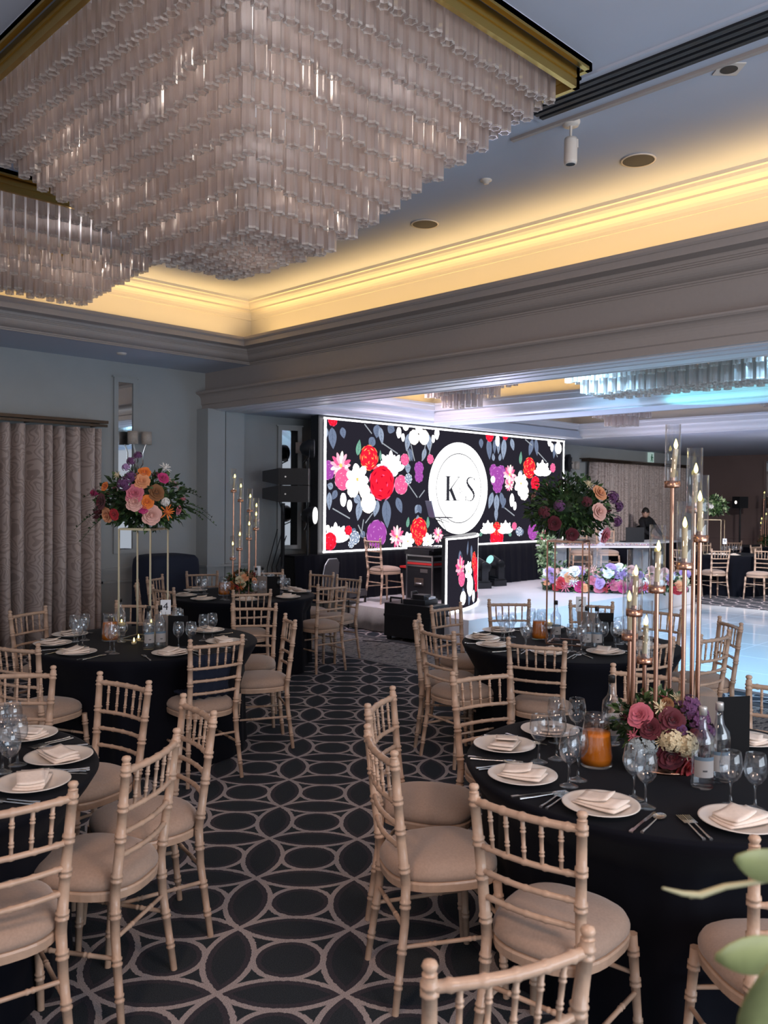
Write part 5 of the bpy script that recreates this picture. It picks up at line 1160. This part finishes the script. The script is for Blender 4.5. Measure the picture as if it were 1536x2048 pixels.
def place_bloom(e, kind, col, p, n, r, seed=0):
    n = Vector(n).normalized(); q = n.to_track_quat('Z', 'Y'); o = link_me({'rose': 'rose', 'dahlia': 'dahlia', 'hyd': 'hydrangea'}[kind], bloom(kind, col), e, p); o.rotation_mode = 'QUATERNION'; o.rotation_quaternion = q; o.scale = (r, r, r); return o
Rv = Vector((math.sqrt(.5), -math.sqrt(.5), 0)); Fv = Vector((math.sqrt(.5), math.sqrt(.5), 0))
def on_blob(e, c, rx, rz, zc, items, scale):
    """items: (right, up) offsets in metres on the side facing the hall, radius, kind, colour; c centre"""
    for (u, v, r, kind, col) in items:
        k = 1-(u/rx)**2-(v/rz)**2; d = math.sqrt(max(k, .02))*rx*1.04; p = Rv*u-Fv*d+Vector((0, 0, zc+v)); n = Rv*(u/rx)-Fv*(d/rx)+Vector((0, 0, v/rz*.8+.15)); place_bloom(e, kind, col, p, n, r*1.3*scale)
def back_blooms(e, rx, rz, zc, cols, n, r, seed, full=False):
    rd = random.Random(seed)
    for i in range(n):
        a = rd.uniform(0, 2*PI) if full else rd.uniform(-.3, PI+.3); el = rd.uniform(-.3, 1.2); d = Rv*(math.cos(a)*math.cos(el))+Fv*(math.sin(a)*math.cos(el))+Vector((0, 0, math.sin(el))); p = Vector((d.x*rx, d.y*rx, zc+d.z*rz))*1.0; p = Vector((d.x*rx*.9, d.y*rx*.9, zc+d.z*rz*.9)); place_bloom(e, rd.choice(['rose', 'dahlia']), rd.choice(cols), p, d, r*rd.uniform(.8, 1.2))
def stand(c, label, w_, h, m=gold, base=True, rot=PI/4-.1):
    e = empty('flower_stand', (c.x, c.y, ZT), rot, label, 'flower stand', 'tall gold flower stands')
    for (x, y) in ((-1, -1), (1, -1), (1, 1), (-1, 1)): b = MB(); b.box((x*w_-.005, y*w_-.005, 0), (x*w_+.005, y*w_+.005, h)); b.obj('leg', m, e)
    b = MB()
    for z in ([.004] if base else [])+[h-.005]:
        for s in (-1, 1): b.box((-w_, s*w_-.005, z-.004), (w_, s*w_+.005, z+.004)); b.box((s*w_-.005, -w_, z-.004), (s*w_+.005, w_, z+.004))
    b.obj('frame', m, e); b = MB(); b.box((-w_, -w_, h), (w_, w_, h+.006)); b.obj('top_plate', m, e); return e
# left table arrangement
c = fr(6.1, -1.74); hS = .80
stand(c, 'four legged gold stand carrying flowers on the left table', .125, hS, gold, True, PI/4-.25)
e = empty('flower_arrangement', (c.x, c.y, ZT+hS+.008), 0, 'wide orange, pink and burgundy flower arrangement on left gold stand', 'flower arrangement')
foliage('foliage', e, 900, .33, .25, .17, [green1, green2, green1], 11, (.035, .07), 14, .5, .22)
s_ = 3.15/1000*1.0
def px_items(cx, cy, sc_, F, L): return [((x-cx)/sc_/CF*F, -(y-cy)/sc_/CF*F, r/sc_/CF*F, k, col) for (x, y, r, k, col) in L]
it = px_items(880, 640, 5.486, 5.9, [(370, 600, 70, 'rose', 'magenta'), (580, 525, 45, 'rose', 'orange'), (530, 690, 75, 'rose', 'burgundy'), (440, 810, 80, 'dahlia', 'burgundy'), (360, 870, 70, 'dahlia', 'burgundy'), (590, 840, 75, 'rose', 'peach'), (690, 830, 55, 'rose', 'red'), (930, 600, 85, 'rose', 'pink'), (930, 690, 85, 'rose', 'blush'), (1060, 690, 65, 'rose', 'orange'), (1150, 590, 75, 'rose', 'brown'), (1000, 470, 75, 'rose', 'peach'), (1010, 370, 60, 'rose', 'orange'), (1190, 310, 60, 'dahlia', 'white'), (1200, 430, 55, 'rose', 'magenta'), (1090, 830, 95, 'rose', 'blush'), (1240, 800, 75, 'dahlia', 'orange'), (1020, 760, 50, 'rose', 'magenta'), (1230, 690, 45, 'hyd', 'white'), (860, 180, 45, 'hyd', 'purple'), (830, 250, 45, 'hyd', 'purple'), (800, 320, 40, 'hyd', 'lilac'), (820, 500, 70, 'hyd', 'purple'), (880, 420, 55, 'hyd', 'purple'), (720, 400, 40, 'dahlia', 'cream')])
on_blob(e, None, .345, .31, .22, it, 1); back_blooms(e, .32, .25, .18, ['burgundy', 'pink', 'orange', 'blush'], 14, .045, 5)
# middle right table arrangement
c = fr(6.07, 1.34); hS2 = .74
stand(c, 'four legged gold stand carrying flowers on middle right table', .125, hS2, rose_g, True, PI/4-.42)
e = empty('flower_arrangement', (c.x, c.y, ZT+hS2+.008), 0, 'dark green flower ball with blush roses on middle right table', 'flower arrangement')
foliage('foliage', e, 1500, .31, .26, .21, [green1, green1, green2], 12, (.03, .06), 12, .5, .14)
it = px_items(590, 830, 2.272, 5.8, [(480, 880, 28, 'rose', 'burgundy'), (690, 740, 32, 'rose', 'peach'), (680, 825, 34, 'rose', 'blush'), (730, 935, 32, 'rose', 'pink'), (760, 760, 28, 'hyd', 'purple'), (810, 800, 26, 'hyd', 'purple'), (640, 700, 20, 'dahlia', 'cream'), (440, 830, 26, 'hyd', 'burgundy'), (500, 800, 24, 'hyd', 'purple'), (560, 930, 26, 'rose', 'burgundy'), (620, 780, 22, 'hyd', 'burgundy'), (790, 870, 24, 'hyd', 'purple')])
on_blob(e, None, .34, .30, .20, it, 1); back_blooms(e, .32, .26, .21, ['burgundy', 'pink', 'blush', 'purple'], 14, .045, 6)
# distant arrangement
c = fr(16.5, 6.5)
stand(c, 'thin gold flower stand on the distant far right table', .16, .68, gold, True, .2)
e = empty('flower_arrangement', (c.x, c.y, ZT+.69), 0, 'green and white flower ball on the distant far right table', 'flower arrangement')
foliage('foliage', e, 500, .24, .22, .24, [green2, green3, green1], 13, (.05, .09), 5, .5, .15); back_blooms(e, .22, .2, .2, ['white', 'blush', 'lilac', 'burgundy'], 14, .05, 7, True)
# near right table low arrangement, round the candle stand
c = fr(3.28, 1.08)
e = empty('flower_arrangement', (c.x, c.y, ZT+.016), 0, 'low burgundy, cream and purple flowers ringing near candle stand', 'flower arrangement')
foliage('foliage', e, 420, .17, .14, .13, [green1, green2], 14, (.025, .05), 3, .55, .06)
it = px_items(570, 880, 5.486, 3.15, [(250, 640, 95, 'rose', 'pink'), (330, 750, 80, 'rose', 'burgundy'), (560, 660, 95, 'rose', 'burgundy'), (470, 540, 60, 'dahlia', 'cream'), (560, 500, 45, 'rose', 'brown'), (700, 470, 60, 'dahlia', 'cream'), (800, 540, 90, 'hyd', 'purple'), (880, 680, 95, 'hyd', 'purple'), (950, 800, 90, 'hyd', 'purple'), (960, 640, 60, 'hyd', 'purple'), (540, 860, 90, 'hyd', 'cream'), (690, 900, 100, 'hyd', 'cream'), (720, 1000, 60, 'dahlia', 'cream'), (440, 880, 60, 'dahlia', 'cream'), (540, 1040, 100, 'rose', 'burgundy'), (790, 1190, 120, 'rose', 'red'), (690, 1290, 60, 'rose', 'brown'), (250, 1000, 100, 'hyd', 'blue'), (330, 950, 60, 'hyd', 'blue'), (220, 1150, 90, 'hyd', 'blue'), (300, 1230, 60, 'hyd', 'blue'), (930, 1000, 80, 'rose', 'burgundy'), (960, 1200, 80, 'rose', 'burgundy'), (640, 760, 60, 'rose', 'purple'), (820, 830, 60, 'hyd', 'burgundy'), (180, 860, 50, 'dahlia', 'pink')])
on_blob(e, None, .185, .175, .125, it, 1.3); back_blooms(e, .15, .13, .12, ['burgundy', 'pink', 'cream', 'purple'], 14, .04, 8)
# far left table low arrangement
c = fr(8.95, -1.48)
e = empty('flower_arrangement', (c.x, c.y, ZT+.016), 0, 'low rust, cream and green flowers ringing far left candles', 'flower arrangement')
foliage('foliage', e, 300, .19, .13, .11, [green1, green2], 15, (.03, .06), 3, .55, .06); back_blooms(e, .2, .14, .11, ['brown', 'orange', 'cream', 'peach', 'red', 'blush'], 26, .045, 9, True)
c = TB['TG']; e = empty('flower_arrangement', (c.x, c.y, ZT+.016), 0, 'low dark flowers ringing the most distant candle stand', 'flower arrangement')
foliage('foliage', e, 200, .19, .15, .12, [green1, green2], 16, (.04, .07), 2, .55, .06); back_blooms(e, .2, .14, .11, ['brown', 'burgundy', 'blush'], 12, .05, 10, True)

# ---------------------------------------------------------------- stage end: clear table, floral bank, bar, person
p0 = at(1085, 1180, .32); p1 = at(1372, 1186, .32)
rd = random.Random(21)
fe = empty('floral_bank', ((p0+p1)/2).to_tuple(), 0, 'bank of pink, red, lilac and white flowers on stage front', 'flower arrangement')
ctr = (p0+p1)/2; dv = (p1-p0); nrm = Vector((dv.y, -dv.x, 0)).normalized(); nrm = nrm if nrm.dot(-_F) > 0 else -nrm
b = MB(); 
for i in range(1500):
    t = rd.uniform(-.5, .5); hgt = .42*(1-abs(t)*.7)+.16*(t < -.35); v = dv*t+nrm*(rd.uniform(-.2, .22)+.15*math.cos(t*3))+Vector((0, 0, rd.uniform(.01, hgt))); leaf_verts(b, v, Vector((rd.uniform(-1, 1), rd.uniform(-1, 1), rd.uniform(-.2, 1))), rd.uniform(.06, .12), .022, rd.randrange(3), rd)
for i in range(420):   # white trailing ivy column at the left end
    t = rd.uniform(-.53, -.42); v = dv*t+nrm*rd.uniform(-.15, .1)+Vector((0, 0, rd.uniform(.3, .95))); leaf_verts(b, v, Vector((rd.uniform(-1, 1), rd.uniform(-1, 1), rd.uniform(-1, .6))), rd.uniform(.05, .10), .024, rd.choice([1, 2, 2]), rd)
b.tube([dv*-.47+Vector((0, 0, 0)), dv*-.47+Vector((0, 0, .95))], .01, 6, 0); b.tube([dv*-.5+Vector((0, 0, .066)), dv*.5+Vector((0, 0, .066))], .06, 8, 0)
b.obj('foliage', [green1, green2, green3], fe)
for i in range(96):
    t = rd.uniform(-.48, .48); z = .05+rd.uniform(.03, .37)*(1-abs(t)*.5); v = dv*t+nrm*(.24-.25*z+.15*math.cos(t*3)+rd.uniform(-.03, .03))+Vector((0, 0, z))
    pal = ['red', 'red', 'pink', 'peach', 'pink', 'magenta', 'lilac'] if z < .16 else ['pink', 'blush', 'peach', 'white', 'lilac', 'cream'] if z < .26 else ['white', 'blush', 'lilac', 'white']
    place_bloom(fe, rd.choice(['rose', 'rose', 'dahlia']), rd.choice(pal), v, nrm+Vector((rd.uniform(-.4, .4), rd.uniform(-.4, .4), .3)), rd.uniform(.07, .11))
# clear table
q0, q1 = at(1088, 1092, .98), at(1312, 1092, .98); dq = q1-q0; L_ = dq.length; a_ = math.atan2(dq.y, dq.x)
e = empty('clear_table', ((q0+q1)/2).x and Vector((((q0+q1)/2).x, ((q0+q1)/2).y, .32)), a_, 'white topped table on clear panels behind stage flowers', 'table')
b = MB(); b.box((-L_/2, -.05, .63), (L_/2, .45, .66)); b.obj('tabletop', stagew, e)
for x in (-L_*.32, 0.12, L_*.42): b = MB(); b.box((x-.19, .15, 0), (x+.10, .165, .63)); b.obj('clear_panel', acr, e)
pet_e = e
tc_ = Vector((((q0+q1)/2).x, ((q0+q1)/2).y, .981)); e = empty('petal_garland', tc_, a_, 'scattered pink and white petals along the clear table top', 'petals')
b = MB()
for i in range(260):
    x = rd.uniform(-L_/2+.03, L_/2-.03); y = rd.uniform(-.03, .12); z = rd.uniform(0.004, .03); s = .03; a = rd.uniform(0, 6)
    b.add([(x, y, z), (x+s*math.cos(a), y+s*math.sin(a), z+.01), (x+s*1.3*math.cos(a+.5), y+s*1.3*math.sin(a+.5), z+.018), (x+s*math.cos(a+1), y+s*math.sin(a+1), z+.01)], [(0, 1, 2, 3)], rd.randrange(3))
o = b.obj('petals', [PET['blush'], PET['white'], PET['lilac']], e); o['kind'] = 'stuff'
# glass swan-like centre pieces
e = empty('glass_ornament', at(1232, 1078, .985)+Vector((.1, .1, 0)), 0, 'sparkling cut glass ornament rising behind the petals', 'ornament')
e.location = tc_+Matrix.Rotation(a_, 3, 'Z') @ Vector((.12, .25, -.001))
b = MB(); b.lathe([(.001, 0), (.10, 0), (.06, .03), (.02, .06), (.05, .12), (.07, .18), (.03, .24), (.05, .30), (.001, .34)], 10, smooth=False); b.obj('cut_glass', mat('crystal', (.75, .8, .9), .1, spec=1, alpha=.7), e)
# bar with white top, laptop, person behind
bx = Vector((16.0, 8.45, 0)); e = empty('bar_table', (bx.x, bx.y, 0), 0, 'long black skirted bar table with white top before curtain', 'table')
b = MB(); b.box((-1.1, -.3, .02), (1.1, .3, .93)); b.obj('black_skirt', cloth, e); b = MB(); b.box((-1.12, -.32, .93), (1.12, .32, .96)); b.obj('white_top', paper, e)
lp = Vector((15.55, 8.45, .962)); e = empty('laptop', lp, -PI/4+.2, 'open dark laptop on the distant bar before curtain', 'laptop')
b = MB(); b.box((-.2, -.13, 0), (.2, .13, .02)); b.obj('keyboard_base', blackp, e); b = MB(); b.box((-.2, -.14, .02), (.2, -.125, .30)); b.obj('screen', blackp, e)

def person():
    pc = Vector((17.35, 9.12, 0))
    e = empty('person', pc, -.2, 'person in black leaning over the distant bar, head bowed left', 'person')
    V = [(0, 0, .95), (0, 0, 1.12), (-.02, -.04, 1.27), (-.05, -.08, 1.38), (-.10, -.11, 1.43), (-.16, -.14, 1.46),   # pelvis..neck
         (-.24, -.10, 1.36), (-.32, -.26, 1.13), (-.22, -.45, 1.02), (.14, -.06, 1.36), (.22, -.22, 1.12), (.10, -.42, 1.02),
         (-.10, 0, .90), (-.11, .0, .50), (-.11, .02, .08), (-.11, -.12, .04), (.10, 0, .90), (.11, 0, .50), (.11, .02, .08), (.11, -.12, .04)]
    E_ = [(0, 1), (1, 2), (2, 3), (3, 4), (4, 5), (3, 6), (6, 7), (7, 8), (3, 9), (9, 10), (10, 11), (0, 12), (12, 13), (13, 14), (14, 15), (0, 16), (16, 17), (17, 18), (18, 19)]
    Rr = [.15, .145, .16, .12, .06, .055, .075, .05, .032, .075, .05, .032, .10, .065, .045, .035, .10, .065, .045, .035]
    me = bpy.data.meshes.new('body'); me.from_pydata(V, E_, []); o = bpy.data.objects.new('body', me); C.objects.link(o)
    o.modifiers.new('skin', 'SKIN')
    for i, r in enumerate(Rr): me.skin_vertices[0].data[i].radius = (r, r*.8)
    me.skin_vertices[0].data[0].use_root = True
    s = o.modifiers.new('sub', 'SUBSURF'); s.levels = 2; s.render_levels = 2
    dg = bpy.context.evaluated_depsgraph_get(); m2 = bpy.data.meshes.new_from_object(o.evaluated_get(dg)); bpy.data.objects.remove(o)
    m2.materials.clear(); m2.materials.append(shirt); m2.materials.append(skin)
    for p in m2.polygons:
        p.use_smooth = True; c_ = p.center; p.material_index = 1 if (c_.z > 1.44 and c_.x < -.10 or (c_.y < -.40 and c_.z < 1.08)) else 0
    link_me('body', m2, e)
    h = MB(); n = 20; vs = []; fs = []
    for i in range(13):
        th = PI*i/12
        for j in range(n):
            ph = 2*PI*j/n; x = math.sin(th)*math.cos(ph); y = math.sin(th)*math.sin(ph); z = math.cos(th)
            fy = 1.0+(.08 if y < 0 and abs(z) < .6 else 0); nose = .22 if (y < -.9 and -.25 < z < .15) else 0
            vs.append((x*.078*(1-.12*(z < -.3)), y*.098*fy-nose*.08, z*.118))
    for i in range(12):
        for j in range(n): fs.append((i*n+j, (i+1)*n+j, (i+1)*n+(j+1) % n, i*n+(j+1) % n))
    h.add(vs, fs, 0, True)
    for s in (-1, 1): h.tube([(s*.076, .01, -.02), (s*.09, .015, .01), (s*.078, .0, .03)], .009, 6)
    ho = h.obj('head', skin, e, (-.19, -.18, 1.53)); ho.rotation_euler = (.75, 0, -.9)
    hm = MB(); hv = [(x*1.08, y*1.07+.008, z*1.07+.006) for (x, y, z) in vs]; keep = [f for f in fs if sum(hv[q][2] for q in f)/4 > .035-.9*(sum(hv[q][1] for q in f)/4)-.02]
    hm.add(hv, keep, 0, True); hm.obj('hair', hair, ho)
    for s in (-1, 1):
        b = MB(); q = Vector(((-.22 if s < 0 else .10), (-.46 if s < 0 else -.43), 1.015))
        b.tube([q, q+Vector((0, -.05, -.008)), q+Vector((0, -.085, -.018))], [.025, .036, .03], 8)
        for k in range(4): p = q+Vector((-.024+k*.016, -.08, -.016)); l = (.055, .068, .065, .05)[k]; b.tube([p, p+Vector((0, -l*.5, -.006)), p+Vector((0, -l, -.022))], [.009, .008, .006], 6)
        p = q+Vector((s*-.028, -.03, -.01)); b.tube([p, p+Vector((s*-.025, -.03, -.008)), p+Vector((s*-.028, -.055, -.014))], [.011, .009, .007], 6); b.obj('hand', skin, e)
person()

# ---------------------------------------------------------------- jacket on chair, near leaves
jc = at(395, 1400, .50); e = empty('folded_jacket', (jc.x-.0, jc.y+.0, 0), 0, 'navy jacket draped on seat and back at flower stand table', 'jacket')
ja = (at(390, 1280, .915)+at(478, 1271, .915))/2; fwd = (TB['T4']-ja); fwd.z = 0; dpost = at(478, 1271, .915)-at(390, 1280, .915); dpost.z = 0; nn_ = Vector((-dpost.y, dpost.x, 0)).normalized(); nn_ = nn_ if nn_.dot(fwd) > 0 else -nn_
base = ja+nn_*.232; base.z = 0; e.location = base; e.rotation_euler = (0, 0, math.atan2(-nn_.x, nn_.y))
b = MB(); n = 14; vs = []
rj = random.Random(4)
for i in range(n+1):
    for j in range(n+1):
        x = (i/n-.5)*.27; t = j/n
        if t < .5: y = .12-.24*(t/.5); z = .512
        else: y = -.12-.03*((t-.5)/.5); z = .512+.27*((t-.5)/.5)
        vs.append((x+rj.uniform(-.004, .004), y+.012*math.sin(i*1.7+j), z+.016*abs(math.sin(i*.9+j*.7))))
m_ = n+1; b.add(vs, [(i*m_+j, (i+1)*m_+j, (i+1)*m_+j+1, i*m_+j+1) for i in range(n) for j in range(n)], 0, True); o = b.obj('jacket_cloth', navy, e); o.modifiers.new('t', 'SOLIDIFY').thickness = .02

# soft green stems of the bouquet standing right beside the viewpoint
e = empty('leafy_bouquet', fr(.95, .56, .45), 0, 'pale green leaves reaching in at lower right photo edge', 'plant')
def bigleaf(b, pts_c, w_, mi=0):
    N_ = len(pts_c); vs = []
    for i, p in enumerate(pts_c):
        t = i/(N_-1); ww = w_*math.sin(PI*min(1, max(.0, t*.94+.03)))**.8; d = (pts_c[min(i+1, N_-1)]-pts_c[max(i-1, 0)]).normalized(); s = d.cross(_F).normalized(); vs += [p+s*ww, p+_F*ww*.2, p-s*ww]
    fs = []
    for i in range(N_-1): fs += [(3*i, 3*i+1, 3*i+4, 3*i+3), (3*i+1, 3*i+2, 3*i+5, 3*i+4)]
    b.add([tuple(v) for v in vs], fs, mi, True)
def P3(px, py, F): d = ray(px, py); return Vector((d.x*F, d.y*F, CH+d.z*F))-e.location
leafm = mat('sage_leaf', (.25, .27, .11), .55, noise=.15, nscale=20)
for (pa, pb, pc_, F, w_) in (((1590, 1745), (1540, 1735), (1472, 1716), .95, .020), ((1600, 1930), (1520, 1900), (1432, 1915), .95, .024), ((1500, 2110), (1525, 2040), (1545, 1930), .9, .025)):
    b = MB(); A0, A1, A2 = P3(*pa, F+.05), P3(*pb, F), P3(*pc_, F-.03); pts = [(A0*(1-t)**2+A1*2*t*(1-t)+A2*t*t) for t in [i/8 for i in range(9)]]; bigleaf(b, pts, w_); o = b.obj('leaf', leafm, e); o.modifiers.new('t', 'SOLIDIFY').thickness = .0015
b = MB(); tw = [P3(1600, 1745, 1.0), P3(1520, 1763, .98), P3(1450, 1773, .97), P3(1400, 1790, .96), P3(1365, 1787, .95), P3(1325, 1776, .94)]
b.tube(tw, [.003, .003, .0035, .004, .003, .0012], 8); b.tube([tw[3], tw[3]+_R*(-.012)-_U*.003], [.003, .001], 6); b.obj('twig', mat('twig_cream', (.42, .38, .22), .6), e)
b = MB(); b.tube([P3(1640, 1480, 1.0), P3(1620, 1700, 1.0), P3(1600, 1950, .98), P3(1560, 2200, .97), (0, 0, .0)], .004, 6); b.obj('stem', leafm, e)
vs_ = empty('flower_pedestal', fr(.95, .56, 0), 0, 'slim pedestal vase below the lower right frame edge', 'vase'); b = MB(); b.lathe([(.001, 0), (.12, 0), (.12, .02), (.02, .04), (.02, .40), (.05, .45), (.001, .45)], 20); b.obj('pedestal', darkg, vs_)
